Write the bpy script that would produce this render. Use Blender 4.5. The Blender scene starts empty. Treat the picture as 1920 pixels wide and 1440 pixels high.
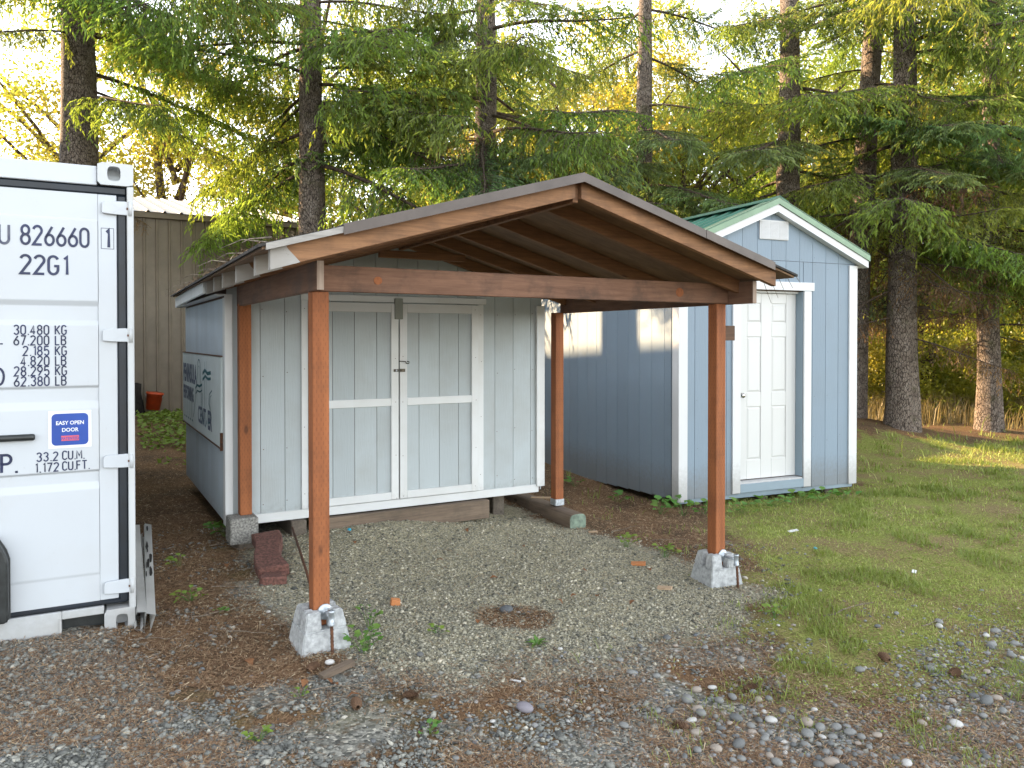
import bpy, bmesh, math, random
import numpy as np
from mathutils import Vector, Matrix

SC = bpy.context.scene
COL = SC.collection
R = math.radians
random.seed(7)
rng = np.random.default_rng(11)

# ------------------------------------------------------------------ camera
cam = bpy.data.cameras.new('camera')
cam.sensor_width = 36.0
cam.lens = 1450.48 / 1920 * 36.0
cam.shift_y = -(720 - 653.86) / 1920
cam.clip_start = 0.05
cam.clip_end = 2000
camo = bpy.data.objects.new('camera', cam)
camo.location = (0, 0, 1.6232)
camo.rotation_euler = (R(90 - 0.6918), 0, 0)
COL.objects.link(camo)
SC.camera = camo

# ------------------------------------------------------------------ sky and sun
SUN_EL, SUN_AZ = 19.0, -66.0          # azimuth clockwise from +Y
world = bpy.data.worlds.new('World')
SC.world = world
world.use_nodes = True
wnt = world.node_tree
sky = wnt.nodes.new('ShaderNodeTexSky')
sky.sky_type = 'NISHITA'
sky.sun_disc = False
sky.sun_elevation = R(SUN_EL)
sky.sun_rotation = R(SUN_AZ)
sky.air_density = 1.0
sky.dust_density = 0.5
whs = wnt.nodes.new('ShaderNodeHueSaturation')      # thin high haze: a paler, less blue sky
whs.inputs['Saturation'].default_value = .26
wnt.links.new(sky.outputs[0], whs.inputs['Color'])
wnt.links.new(whs.outputs[0], wnt.nodes['Background'].inputs[0])
wnt.nodes['Background'].inputs[1].default_value = 0.125
sun = bpy.data.lights.new('sun', 'SUN')
sun.energy = 3.3
sun.color = (1.0, 0.69, 0.39)
sun.angle = R(0.5)
suno = bpy.data.objects.new('sun', sun)
sd = Vector((math.sin(R(SUN_AZ)) * math.cos(R(SUN_EL)), math.cos(R(SUN_AZ)) * math.cos(R(SUN_EL)), math.sin(R(SUN_EL))))
suno.rotation_euler = sd.to_track_quat('Z', 'Y').to_euler()
suno.location = (-20, 5, 20)
COL.objects.link(suno)
SC.view_settings.view_transform = 'Standard'
SC.view_settings.look = 'None'
SC.view_settings.gamma = 1
SC.view_settings.use_curve_mapping = False
SC.view_settings.exposure = 2.75
try:
    SC.cycles.max_bounces = 8
    SC.cycles.transparent_max_bounces = 4
    SC.cycles.use_denoising = True
except Exception:
    pass

# ------------------------------------------------------------------ node helpers
class NT:
    def __init__(self, m):
        self.t = m.node_tree
    def __call__(self, typ, ins=None, **props):
        n = self.t.nodes.new('ShaderNode' + typ)
        for k, v in props.items():
            setattr(n, k, v)
        for k, v in (ins or {}).items():
            s = n.inputs[k]
            if isinstance(v, bpy.types.NodeSocket):
                self.t.links.new(v, s)
            else:
                s.default_value = v
        return n
    def math(self, op, a, b=0.0, c=0.0):
        return self('Math', {0: a, 1: b, 2: c}, operation=op).outputs[0]
    def mix(self, f, a, b, mode='MIX'):
        n = self('Mix', data_type='RGBA', blend_type=mode)
        for k, v in ((0, f), (6, a), (7, b)):
            if isinstance(v, bpy.types.NodeSocket):
                self.t.links.new(v, n.inputs[k])
            else:
                n.inputs[k].default_value = v
        return n.outputs[2]
    def ramp(self, f, stops):
        n = self('ValToRGB', {0: f})
        cr = n.color_ramp
        while len(cr.elements) < len(stops):
            cr.elements.new(0.5)
        for e, (p, c) in zip(cr.elements, stops):
            e.position = p
            e.color = c if len(c) == 4 else (*c, 1)
        return n.outputs[0]
    def noise(self, vec, scale, detail=4, rough=.55, dist=0.0):
        return self('TexNoise', {'Vector': vec, 'Scale': scale, 'Detail': detail, 'Roughness': rough, 'Distortion': dist}).outputs[0]
    def mapping(self, vec, scale=(1, 1, 1), loc=(0, 0, 0)):
        return self('Mapping', {'Vector': vec, 'Scale': scale, 'Location': loc}).outputs[0]

def C4(c):
    return (c[0], c[1], c[2], 1)

def mat(name):
    m = bpy.data.materials.new(name)
    m.use_nodes = True
    n = NT(m)
    b = m.node_tree.nodes['Principled BSDF']
    return m, n, b

def objvec(n):
    """object coordinates shifted by a per-object random amount, so copies of one mesh do not repeat"""
    tc = n('TexCoord').outputs['Object']
    rnd = n('ObjectInfo').outputs['Random']
    off = n.math('MULTIPLY', rnd, 37.0)
    comb = n('CombineXYZ', {0: off, 1: off, 2: off}).outputs[0]
    return n('VectorMath', {0: tc, 1: comb}, operation='ADD').outputs[0], rnd, tc

def link(n, a, b):
    n.t.links.new(a, b)

def m_paint(name, col, rough=.6, grain='z', dirt=.25, bump=.25, dirtcol=(.25, .22, .17), var=.10, emboss=90, splash=0.0, rust=0.0):
    m, n, b = mat(name)
    v, rnd, tc = objvec(n)
    sc = {'z': (1, 1, .06), 'x': (.06, 1, 1), 'y': (1, .06, 1), 'n': (1, 1, 1)}[grain]
    g = n.noise(n.mapping(v, sc), emboss, 3, .6)
    big = n.noise(v, 2.2, 4, .6)
    spot = n.noise(v, 55, 3, .6)
    dm = n.ramp(big, [(.45, (0, 0, 0)), (.8, (1, 1, 1))])
    sm = n.ramp(spot, [(.68, (0, 0, 0)), (.80, (1, 1, 1))])
    vv = n.math('MULTIPLY_ADD', rnd, var, 1 - var * .5)
    hsv = n('HueSaturation', {'Value': vv, 'Color': C4(col)}).outputs[0]
    c = n.mix(n.math('MULTIPLY', dm, dirt), hsv, C4(dirtcol))
    c = n.mix(n.math('MULTIPLY', sm, dirt * .9), c, C4([x * .55 for x in dirtcol]))
    if splash:      # mud thrown up from the ground, with its own ragged outline
        pz = n('SeparateXYZ', {0: n('NewGeometry').outputs['Position']}).outputs[2]
        lo = n('MapRange', {'Value': pz, 'From Min': .02, 'From Max': .55, 'To Min': 1.0, 'To Max': 0.0}).outputs[0]
        ragged = n.ramp(n.math('ADD', n.math('MULTIPLY', lo, .75), n.math('MULTIPLY', n.noise(v, 26, 5, .7), .5)), [(.58, (0, 0, 0)), (.95, (1, 1, 1))])
        c = n.mix(n.math('MULTIPLY', ragged, splash), c, (.13, .105, .075, 1))
    if rust:
        rm = n.ramp(n.noise(n.mapping(v, (1, 1, .35)), 17, 5, .7), [(.66, (0, 0, 0)), (.74, (1, 1, 1))])
        c = n.mix(n.math('MULTIPLY', rm, rust), c, (.20, .085, .035, 1))
    link(n, c, b.inputs['Base Color'])
    b.inputs['Roughness'].default_value = rough
    bp = n('Bump', {'Strength': bump, 'Distance': .004, 'Height': g}).outputs[0]
    link(n, bp, b.inputs['Normal'])
    return m

def m_wood(name, c1, c2, axis='x', rough=.75, knots=True, incise=False, stain=.0, staincol=(.03, .03, .03), var=.18, fine=60):
    m, n, b = mat(name)
    v, rnd, tc = objvec(n)
    s = {'x': (.07, 1, 1), 'y': (1, .07, 1), 'z': (1, 1, .07)}[axis]
    warp = n.noise(n.mapping(v, s), 9, 3, .6)
    mv = n.mapping(v, s)
    wv = n('VectorMath', {0: mv, 1: n('CombineXYZ', {0: n.math('MULTIPLY', warp, .06), 1: n.math('MULTIPLY', warp, .06), 2: n.math('MULTIPLY', warp, .06)}).outputs[0]}, operation='ADD').outputs[0]
    g1 = n.noise(wv, fine, 5, .65)
    g2 = n.noise(wv, 14, 3, .5)
    f = n.math('MULTIPLY_ADD', g1, .6, n.math('MULTIPLY', g2, .45))
    c = n.ramp(f, [(.32, C4(c1)), (.7, C4(c2))])
    vv = n.math('MULTIPLY_ADD', rnd, var, 1 - var * .5)
    c = n('HueSaturation', {'Value': vv, 'Color': c}).outputs[0]
    if knots:
        sk = {'x': (.45, 1, 1), 'y': (1, .45, 1), 'z': (1, 1, .45)}[axis]
        vo = n('TexVoronoi', {'Vector': n.mapping(v, sk), 'Scale': 5.5, 'Randomness': 1.0}).outputs['Distance']
        km = n.ramp(vo, [(.06, (1, 1, 1)), (.11, (0, 0, 0))])
        c = n.mix(n.math('MULTIPLY', km, .7), c, C4([x * .28 for x in c1]))
    if stain:
        st = n.ramp(n.noise(v, 5, 5, .65), [(.48, (0, 0, 0)), (.68, (1, 1, 1))])
        c = n.mix(n.math('MULTIPLY', st, stain), c, C4(staincol))
    hgt = g1
    if incise:
        sx = n('SeparateXYZ', {0: tc})
        u = n.math('ADD', sx.outputs[0], sx.outputs[1])
        ua = n.math('MULTIPLY', u, 1 / .0125)
        row = n.math('FLOOR', ua)
        uf = n.math('ABSOLUTE', n.math('SUBTRACT', n.math('FRACT', ua), .5))
        zz = n.math('ADD', n.math('MULTIPLY', sx.outputs[2], 1 / .05), n.math('MULTIPLY', row, .5))
        zf = n.math('FRACT', zz)
        mk = n.math('MULTIPLY', n.math('LESS_THAN', uf, .13), n.math('LESS_THAN', zf, .34))
        c = n.mix(n.math('MULTIPLY', mk, .38), c, C4([x * .3 for x in c1]))
        hgt = n.math('SUBTRACT', n.math('MULTIPLY', g1, .5), mk)
    link(n, c, b.inputs['Base Color'])
    b.inputs['Roughness'].default_value = rough
    bp = n('Bump', {'Strength': .4, 'Distance': .003, 'Height': hgt}).outputs[0]
    link(n, bp, b.inputs['Normal'])
    return m

def m_plain(name, col, rough=.5, metal=0.0, var=.15, scale=12, bump=.15, bscale=80, col2=None, spec=None):
    m, n, b = mat(name)
    v, rnd, tc = objvec(n)
    f = n.noise(v, scale, 5, .6)
    c2 = col2 if col2 else [x * (1 - var * 1.6) for x in col]
    c = n.ramp(f, [(.35, C4(c2)), (.65, C4(col))])
    link(n, c, b.inputs['Base Color'])
    b.inputs['Roughness'].default_value = rough
    b.inputs['Metallic'].default_value = metal
    if spec is not None:
        b.inputs['Specular IOR Level'].default_value = spec
    if bump:
        bp = n('Bump', {'Strength': bump, 'Distance': .004, 'Height': n.noise(v, bscale, 3, .6)}).outputs[0]
        link(n, bp, b.inputs['Normal'])
    return m

def m_leaf(name, c_ref, c_tr, hue=.03, val=.35, trans=.5, tipcol=None):
    m, n, b = mat(name)
    m.node_tree.nodes.remove(b)
    out = m.node_tree.nodes['Material Output']
    tint = n('Attribute', attribute_name='tint').outputs['Fac']
    rnd = n('ObjectInfo').outputs['Random']
    h = n.math('MULTIPLY_ADD', n.math('SUBTRACT', rnd, .5), hue, .5)
    vv = n.math('MULTIPLY_ADD', tint, val * 2, 1 - val)
    def col(c):
        base = C4(c)
        if tipcol:
            base = n.mix(n.math('MULTIPLY', n.math('MULTIPLY', tint, tint), .6), C4(c), C4(tipcol))
        return n('HueSaturation', {'Hue': h, 'Value': vv, 'Color': base}).outputs[0]
    d = n('BsdfDiffuse', {'Color': col(c_ref)}).outputs[0]
    t = n('BsdfTranslucent', {'Color': col(c_tr)}).outputs[0]
    mx = n('MixShader', {0: trans, 1: d, 2: t}).outputs[0]
    g = n('BsdfGlossy', {'Color': (1, 1, 1, 1), 'Roughness': .45}).outputs[0]
    mx2 = n('MixShader', {0: .03, 1: mx, 2: g}).outputs[0]
    link(n, mx2, out.inputs[0])
    return m

def m_tinted(name, stops, rough=.8, bump=0):
    """colour chosen along a ramp by the per-piece attribute 'tint' (pieces of different stone, dry or green blades)"""
    m, n, b = mat(name)
    tint = n('Attribute', attribute_name='tint').outputs['Fac']
    c = n.ramp(tint, [(p, C4(q)) for p, q in stops])
    tc = n('TexCoord').outputs['Object']
    f = n.noise(tc, 160, 3, .6)
    c = n.mix(1.0, c, n.ramp(f, [(.3, (.72, .72, .72)), (.7, (1.15, 1.15, 1.15))]), 'MULTIPLY')
    link(n, c, b.inputs['Base Color'])
    b.inputs['Roughness'].default_value = rough
    b.inputs['Specular IOR Level'].default_value = .3
    return m

M = {}
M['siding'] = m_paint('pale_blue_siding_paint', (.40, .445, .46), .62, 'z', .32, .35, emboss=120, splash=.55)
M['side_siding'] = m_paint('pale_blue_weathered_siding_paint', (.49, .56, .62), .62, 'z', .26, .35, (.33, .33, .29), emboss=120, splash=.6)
M['trim'] = m_paint('white_trim_paint', (.64, .655, .655), .55, 'z', .30, .2, (.38, .34, .26), splash=.5)
M['tail'] = m_paint('weathered_tail_paint', (.33, .32, .30), .7, 'x', .6, .3, (.2, .16, .12))
M['trimx'] = m_paint('white_trim_paint_along', (.64, .655, .655), .55, 'x', .26, .2, (.40, .36, .28))
M['trimy'] = m_paint('white_trim_paint_deep', (.72, .74, .74), .5, 'y', .35, .2, (.30, .27, .2))
M['greyblock'] = m_paint('grey_green_paint', (.23, .25, .22), .6, 'z', .2, .2)
M['blue'] = m_paint('slate_blue_siding_paint', (.198, .258, .318), .6, 'z', .22, .6, (.17, .19, .20), .07, emboss=140, splash=.45)
M['bluex'] = m_paint('slate_blue_sill_paint', (.22, .285, .335), .55, 'x', .15, .3, (.12, .12, .12), .05)
M['cleanwhite'] = m_paint('clean_white_trim_paint', (.61, .62, .63), .5, 'z', .14, .15, (.45, .43, .37), .04, splash=.4)
M['door'] = m_paint('white_door_paint', (.585, .585, .575), .42, 'z', .12, .15, (.5, .48, .42), .02)
M['post'] = m_wood('treated_post_wood', (.20, .062, .019), (.36, .122, .040), 'z', .78, True, True, .35, (.10, .036, .014), .12, 34)
M['beam'] = m_wood('weathered_beam_wood', (.105, .052, .031), (.235, .125, .078), 'x', .85, True, False, .6, (.055, .036, .028))
M['beamy'] = m_wood('weathered_side_beam_wood', (.10, .05, .03), (.215, .12, .078), 'y', .8, True, False, .6, (.07, .06, .055))
M['barge'] = m_wood('weathered_barge_wood', (.11, .052, .024), (.33, .17, .08), 'x', .8, True, False, .5, (.09, .05, .03))
M['rafter'] = m_wood('shade_toned_rafter_wood', (.10, .045, .02), (.25, .12, .05), 'x', .75, True, False, .25, (.10, .05, .025))  # porch shade put into the colour: darker than the front barge rafter
M['endgrain'] = m_wood('beam_end_grain', (.28, .2, .15), (.5, .4, .33), 'z', .85, False, False, .3, (.1, .09, .08))
M['ply'] = m_wood('shade_toned_roof_plywood', (.10, .055, .027), (.20, .12, .062), 'x', .8, False, False, .25, (.09, .06, .04), fine=30)  # colour darkened to deepen the dim ceiling under the roof
M['oldwood'] = m_wood('old_timber', (.085, .06, .042), (.21, .155, .11), 'x', .85, True, False, .4, (.05, .045, .035))
M['oldwoody'] = m_wood('old_timber_deep', (.07, .055, .042), (.17, .14, .11), 'y', .85, True, False, .4, (.045, .045, .035))
M['greywood'] = m_wood('grey_weathered_strip', (.2, .19, .175), (.42, .40, .37), 'x', .85, False, False, .2)
M['stub'] = m_wood('dark_stub_wood', (.07, .04, .025), (.16, .09, .055), 'x', .85)
M['chip'] = m_wood('bare_wood_scrap', (.30, .2, .12), (.52, .38, .25), 'x', .8)
M['orangewood'] = m_wood('orange_wood_offcut', (.42, .15, .05), (.58, .24, .09), 'x', .8)
M['drip'] = m_plain('brown_drip_edge_metal', (.075, .060, .052), .36, .45, .2, 5, .08, 30)
M['shingle'] = m_plain('dark_roofing', (.055, .05, .045), .95, 0, .4, 30, .6, 220)
M['green'] = m_plain('green_roof_paint', (.045, .17, .115), .38, .15, .15, 6, .04, 30)
M['greentrim'] = m_plain('faded_green_trim_paint', (.17, .27, .17), .4, .1, .15, 6, .04, 30)
M['building'] = m_plain('brown_wall_panel_paint', (.22, .18, .13), .55, .1, .12, 3, .05, 20)
M['bright_roof'] = m_plain('galvanised_roof_sheet', (.40, .38, .35), .45, .4, .1, 3, .05, 20)
M['cwhite'] = m_paint('container_white_paint', (.52, .555, .59), .42, 'n', .22, .55, (.42, .40, .36), .02, emboss=3.2, rust=.16)
M['cwhite2'] = m_paint('container_frame_white_paint', (.52, .545, .56), .45, 'n', .40, .08, (.42, .36, .28), .05, emboss=60, rust=.75, splash=.3)
M['gasket'] = m_plain('navy_rubber_gasket', (.007, .013, .022), .45, 0, .4, 9, .1, 60, (.005, .008, .012))
M['ink'] = m_plain('navy_lettering_vinyl', (.012, .022, .085), .45, 0, .3, 8, 0)
M['wornink'] = m_plain('worn_navy_lettering_vinyl', (.11, .115, .15), .5, 0, .3, 14, 0, col2=(.03, .04, .09))
M['stickerblue'] = m_plain('sticker_blue', (.012, .065, .36), .35, 0, .1, 4, 0)
M['stickerwhite'] = m_plain('sticker_white', (.78, .80, .82), .4, 0, .05, 4, 0)
M['stickerred'] = m_plain('sticker_red', (.62, .10, .15), .4, 0, .1, 4, 0)
M['black'] = m_plain('black_plastic', (.03, .034, .034), .42, 0, .4, 12, .12, 90)
M['blackedge'] = m_plain('grey_plastic_edge', (.07, .075, .075), .5, 0, .3, 12, .1, 90)
M['rust'] = m_plain('rusty_steel', (.16, .07, .035), .85, .2, .5, 60, .5, 200, (.07, .035, .022))
M['galv'] = m_plain('galvanised_steel', (.55, .60, .64), .45, .55, .25, 40, .15, 120)
M['darkmetal'] = m_plain('tarnished_hasp_metal', (.14, .12, .085), .45, .7, .5, 60, .2, 120)
M['nickel'] = m_plain('satin_nickel', (.55, .53, .5), .25, .95, .1, 20, 0)
M['concrete'] = m_plain('grey_concrete', (.50, .515, .515), .92, 0, .26, 34, .9, 90)
M['cinder'] = m_plain('rough_cinder_block', (.36, .35, .32), .95, 0, .45, 70, .9, 120)
M['redblock'] = m_plain('red_concrete_paver', (.19, .085, .065), .92, 0, .4, 60, .6, 150)
M['stone'] = m_plain('grey_stone', (.14, .15, .16), .85, 0, .4, 25, .5, 70)
M['eggstone'] = m_plain('white_stone', (.72, .70, .66), .6, 0, .15, 25, .2, 70)
M['mauve'] = m_plain('mauve_stone', (.27, .25, .28), .75, 0, .2, 25, .3, 70)
M['orange'] = m_plain('orange_plastic', (.62, .085, .02), .45, 0, .2, 8, .05, 40)
M['cyan'] = m_plain('cyan_plastic', (.03, .35, .5), .4, 0, .1, 8, 0)
M['paper'] = m_plain('white_paper', (.78, .78, .76), .7, 0, .1, 8, 0)
M['signboard'] = m_paint('sign_board_paint', (.62, .68, .68), .55, 'z', .40, .1, (.33, .37, .34))
M['signnavy'] = m_plain('sign_navy_paint', (.05, .07, .15), .6, 0, .5, 40, 0, col2=(.17, .2, .26))
M['signteal'] = m_plain('sign_teal_paint', (.04, .20, .24), .6, 0, .4, 40, 0)
M['signfaded'] = m_plain('sign_faded_teal_paint', (.33, .43, .44), .6, 0, .2, 40, 0)
M['stoneA'] = m_plain('pebble_grey', (.28, .283, .27), .72, 0, .35, 30, .15, 120)
M['stoneB'] = m_plain('pebble_blue', (.165, .172, .17), .7, 0, .35, 30, .15, 120)
M['stoneC'] = m_plain('pebble_tan', (.42, .36, .30), .75, 0, .3, 30, .15, 120)
M['stoneD'] = m_plain('pebble_white', (.58, .57, .54), .7, 0, .25, 30, .15, 120)
M['deadleaf'] = m_plain('dry_leaf', (.30, .13, .05), .8, 0, .4, 40, .1, 60)
M['cone'] = m_plain('pine_cone_scale', (.20, .11, .06), .85, 0, .5, 60, .2, 60)
M['twig'] = m_plain('dry_twig', (.30, .24, .18), .9, 0, .5, 40, .3, 120)
M['darkbark'] = m_plain('dark_stump', (.03, .025, .02), .95, 0, .4, 20, .5, 60)
M['white_channel'] = m_paint('white_channel_paint', (.74, .74, .72), .45, 'y', .35, .1, (.2, .17, .13))
M['mould'] = m_plain('dark_mould', (.03, .026, .024), .95, 0, .4, 40, .3, 120)
M['greenend'] = m_plain('copper_green_end_grain', (.23, .30, .23), .9, 0, .35, 14, .4, 90)
M['grassblade'] = m_leaf('grass_blade', (.29, .37, .07), (.34, .44, .055), 0, .35, .35, (.60, .52, .24))
M['weedleaf'] = m_leaf('weed_leaf', (.13, .26, .055), (.16, .32, .04), .04, .3, .35)
M['limeleaf'] = m_leaf('lime_weed_leaf', (.20, .30, .05), (.2, .3, .04), .04, .3, .35)
M['needleA'] = m_leaf('spruce_needles', (.115, .185, .045), (.34, .44, .045), .06, .45, .56, (.27, .30, .055))
M['needleB'] = m_leaf('spruce_needles_blue_green', (.125, .215, .095), (.27, .36, .06), .05, .45, .50, (.22, .28, .09))
M['needleD'] = m_leaf('dry_brown_needles', (.16, .095, .045), (.25, .13, .04), .04, .45, .4)
M['autumn'] = m_leaf('yellow_green_leaves', (.20, .22, .03), (.46, .46, .045), .07, .35, .55)
M['dgrass'] = m_leaf('dry_grass_blade', (.26, .21, .09), (.30, .24, .08), .03, .4, .45)

def m_bark():
    m, n, b = mat('spruce_bark')
    v, rnd, tc = objvec(n)
    vo = n('TexVoronoi', {'Vector': n.mapping(v, (1, 1, .42)), 'Scale': 30.0}, feature='DISTANCE_TO_EDGE').outputs['Distance']
    f = n.noise(v, 9, 6, .65)
    fn = n.noise(v, 60, 4, .6)
    c = n.ramp(n.math('MULTIPLY_ADD', fn, .5, n.math('MULTIPLY', f, .5)), [(.34, (.075, .052, .04, 1)), (.52, (.20, .16, .13, 1)), (.68, (.36, .32, .28, 1))])
    cr = n.ramp(vo, [(.0, (0, 0, 0)), (.09, (1, 1, 1))])
    c = n.mix(cr, (.03, .022, .017, 1), c)
    moss = n.ramp(n.noise(v, 3.2, 4, .6), [(.55, (0, 0, 0)), (.72, (1, 1, 1))])
    c = n.mix(n.math('MULTIPLY', moss, .55), c, (.07, .075, .022, 1))
    link(n, c, b.inputs['Base Color'])
    b.inputs['Roughness'].default_value = .95
    h = n.math('MULTIPLY_ADD', cr, .8, n.math('MULTIPLY', fn, .5))
    link(n, n('Bump', {'Strength': .9, 'Distance': .03, 'Height': h}).outputs[0], b.inputs['Normal'])
    return m
M['bark'] = m_bark()
M['limb'] = m_plain('limb_bark', (.12, .085, .06), .95, 0, .5, 18, .5, 60)

M['gravelL'] = m_tinted('blue_grey_gravel_chip', [(0, (.078, .080, .074)), (.45, (.205, .208, .188)), (.8, (.34, .335, .29)), (1, (.52, .49, .41))], .8)
M['gravelP'] = m_tinted('grey_green_gravel_chip', [(0, (.095, .094, .078)), (.5, (.31, .295, .225)), (.85, (.47, .435, .33)), (1, (.62, .57, .45))], .85)
M['litter'] = m_tinted('fallen_needle', [(0, (.095, .050, .030)), (.42, (.27, .155, .085)), (.72, (.45, .31, .18)), (1, (.66, .55, .37))], .85)
M['smallpeb'] = m_tinted('small_pebble', [(0, (.12, .135, .15)), (.4, (.24, .25, .255)), (.75, (.36, .33, .29)), (1, (.58, .56, .52))], .7)

# ------------------------------------------------------------------ mesh helpers
def np_mesh(name, V, faces, mats, mat_idx=None, tint=None, smooth=False):
    """faces: list of (n,k) int arrays"""
    V = np.asarray(V, np.float32)
    me = bpy.data.meshes.new(name)
    faces = [np.asarray(f, np.int32) for f in faces if len(f)]
    nl = sum(f.size for f in faces); nf = sum(len(f) for f in faces)
    me.vertices.add(len(V)); me.vertices.foreach_set('co', V.ravel())
    me.loops.add(nl); me.loops.foreach_set('vertex_index', np.concatenate([f.ravel() for f in faces]))
    me.polygons.add(nf)
    tot = np.concatenate([np.full(len(f), f.shape[1], np.int32) for f in faces])
    st = np.concatenate([[0], np.cumsum(tot)[:-1]]).astype(np.int32)
    me.polygons.foreach_set('loop_start', st)
    me.polygons.foreach_set('loop_total', tot)
    if mat_idx is not None:
        me.polygons.foreach_set('material_index', np.asarray(mat_idx, np.int32))
    if smooth:
        me.polygons.foreach_set('use_smooth', np.ones(nf, bool))
    for m in (mats if isinstance(mats, (list, tuple)) else [mats]):
        me.materials.append(m)
    if tint is not None:
        a = me.attributes.new('tint', 'FLOAT', 'POINT')
        a.data.foreach_set('value', np.asarray(tint, np.float32))
    me.update(calc_edges=True)
    return me

def obj(name, me, parent=None, loc=(0, 0, 0), rot=(0, 0, 0), scale=None):
    o = bpy.data.objects.new(name, me)
    o.location = loc
    o.rotation_euler = rot
    if scale is not None:
        o.scale = (scale,) * 3 if isinstance(scale, (int, float)) else scale
    if parent is not None:
        o.parent = parent
    COL.objects.link(o)
    return o

def tag(o, label=None, cat=None, group=None, kind=None):
    if label: o['label'] = label
    if cat: o['category'] = cat
    if group: o['group'] = group
    if kind: o['kind'] = kind
    return o

def empty(name, loc=(0, 0, 0), rotz=0.0):
    o = bpy.data.objects.new(name, None)
    o.empty_display_size = .1
    o.location = loc
    o.rotation_euler = (0, 0, rotz)
    COL.objects.link(o)
    return o

_boxes = {}
def box_mesh(sx, sy, sz, m, bev=.003):
    key = (round(sx, 3), round(sy, 3), round(sz, 3), m.name, bev)
    if key in _boxes:
        return _boxes[key]
    bm = bmesh.new()
    bmesh.ops.create_cube(bm, size=1)
    for v in bm.verts:
        v.co.x *= sx; v.co.y *= sy; v.co.z *= sz
    if bev and min(sx, sy, sz) > 2.5 * bev:
        bmesh.ops.bevel(bm, geom=bm.edges[:], offset=bev, segments=1, affect='EDGES')
    me = bpy.data.meshes.new('box')
    bm.to_mesh(me); bm.free()
    me.materials.append(m)
    _boxes[key] = me
    return me

def box(name, m, parent, x0, x1, y0, y1, z0, z1, bev=.003, rot=(0, 0, 0)):
    return obj(name, box_mesh(x1 - x0, y1 - y0, z1 - z0, m, bev), parent, ((x0 + x1) / 2, (y0 + y1) / 2, (z0 + z1) / 2), rot)

def prism(name, m, parent, pts, axis, d0, d1, loc=(0, 0, 0), bev=0.0):
    """pts: 2-D polygon; axis 'y': pts are (x,z) extruded d0..d1 along y; 'x': pts (y,z); 'z': pts (x,y)"""
    bm = bmesh.new()
    def P(p, d):
        if axis == 'y': return (p[0], d, p[1])
        if axis == 'x': return (d, p[0], p[1])
        return (p[0], p[1], d)
    a = [bm.verts.new(P(p, d0)) for p in pts]
    b = [bm.verts.new(P(p, d1)) for p in pts]
    bm.faces.new(a); bm.faces.new(b[::-1])
    n = len(pts)
    for i in range(n):
        bm.faces.new((a[i], b[i], b[(i + 1) % n], a[(i + 1) % n]))
    bmesh.ops.recalc_face_normals(bm, faces=bm.faces[:])
    if bev:
        bmesh.ops.bevel(bm, geom=bm.edges[:], offset=bev, segments=1, affect='EDGES')
    me = bpy.data.meshes.new(name)
    bm.to_mesh(me); bm.free()
    me.materials.append(m)
    return obj(name, me, parent, loc)

def tube_np(P, Rad, sides=6):
    """tube along a polyline; returns V, quads"""
    P = np.asarray(P, float); n = len(P)
    Rad = np.broadcast_to(np.asarray(Rad, float), (n,))
    T = np.gradient(P, axis=0); T /= np.linalg.norm(T, axis=1)[:, None] + 1e-9
    ref = np.array([0, 0, 1.0]) if abs(T[:, 2]).mean() < .8 else np.array([1.0, 0, 0])
    A = np.cross(T, ref); A /= np.linalg.norm(A, axis=1)[:, None] + 1e-9
    B = np.cross(T, A)
    an = np.arange(sides) / sides * 2 * np.pi
    V = P[:, None] + Rad[:, None, None] * (np.cos(an)[None, :, None] * A[:, None] + np.sin(an)[None, :, None] * B[:, None])
    V = V.reshape(-1, 3)
    i = np.arange(n - 1)[:, None] * sides; j = np.arange(sides)[None]
    q = np.stack([i + j, i + (j + 1) % sides, i + sides + (j + 1) % sides, i + sides + j], -1).reshape(-1, 4)
    return V, q

def tube_obj(name, m, parent, P, Rad, sides=8, loc=(0, 0, 0), cap=True, smooth=True):
    V, q = tube_np(P, Rad, sides)
    fs = [q]
    if cap:
        n = len(P)
        fs.append(np.arange(sides)[None, ::-1]); fs.append((np.arange(sides) + (n - 1) * sides)[None])
    me = np_mesh(name, V, fs, m)
    if smooth:
        for p in me.polygons:
            if len(p.vertices) == 4: p.use_smooth = True
    return obj(name, me, parent, loc)

def nails(parent, m, pts, r):
    """nail heads on faces turned to -y, joined: too small to pick out"""
    V, F = [], []
    for (x, y, z) in pts:
        o = len(V)
        x += random.uniform(-.006, .006); z += random.uniform(-.03, .03)
        V += [(x + r * math.cos(t * math.pi / 3), y, z + r * math.sin(t * math.pi / 3)) for t in range(6)]
        F.append([o + t for t in range(6)])
    o = obj('nail_heads', np_mesh('nail_heads', V, [np.array(F)], m), parent)
    o['kind'] = 'stuff'
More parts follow.
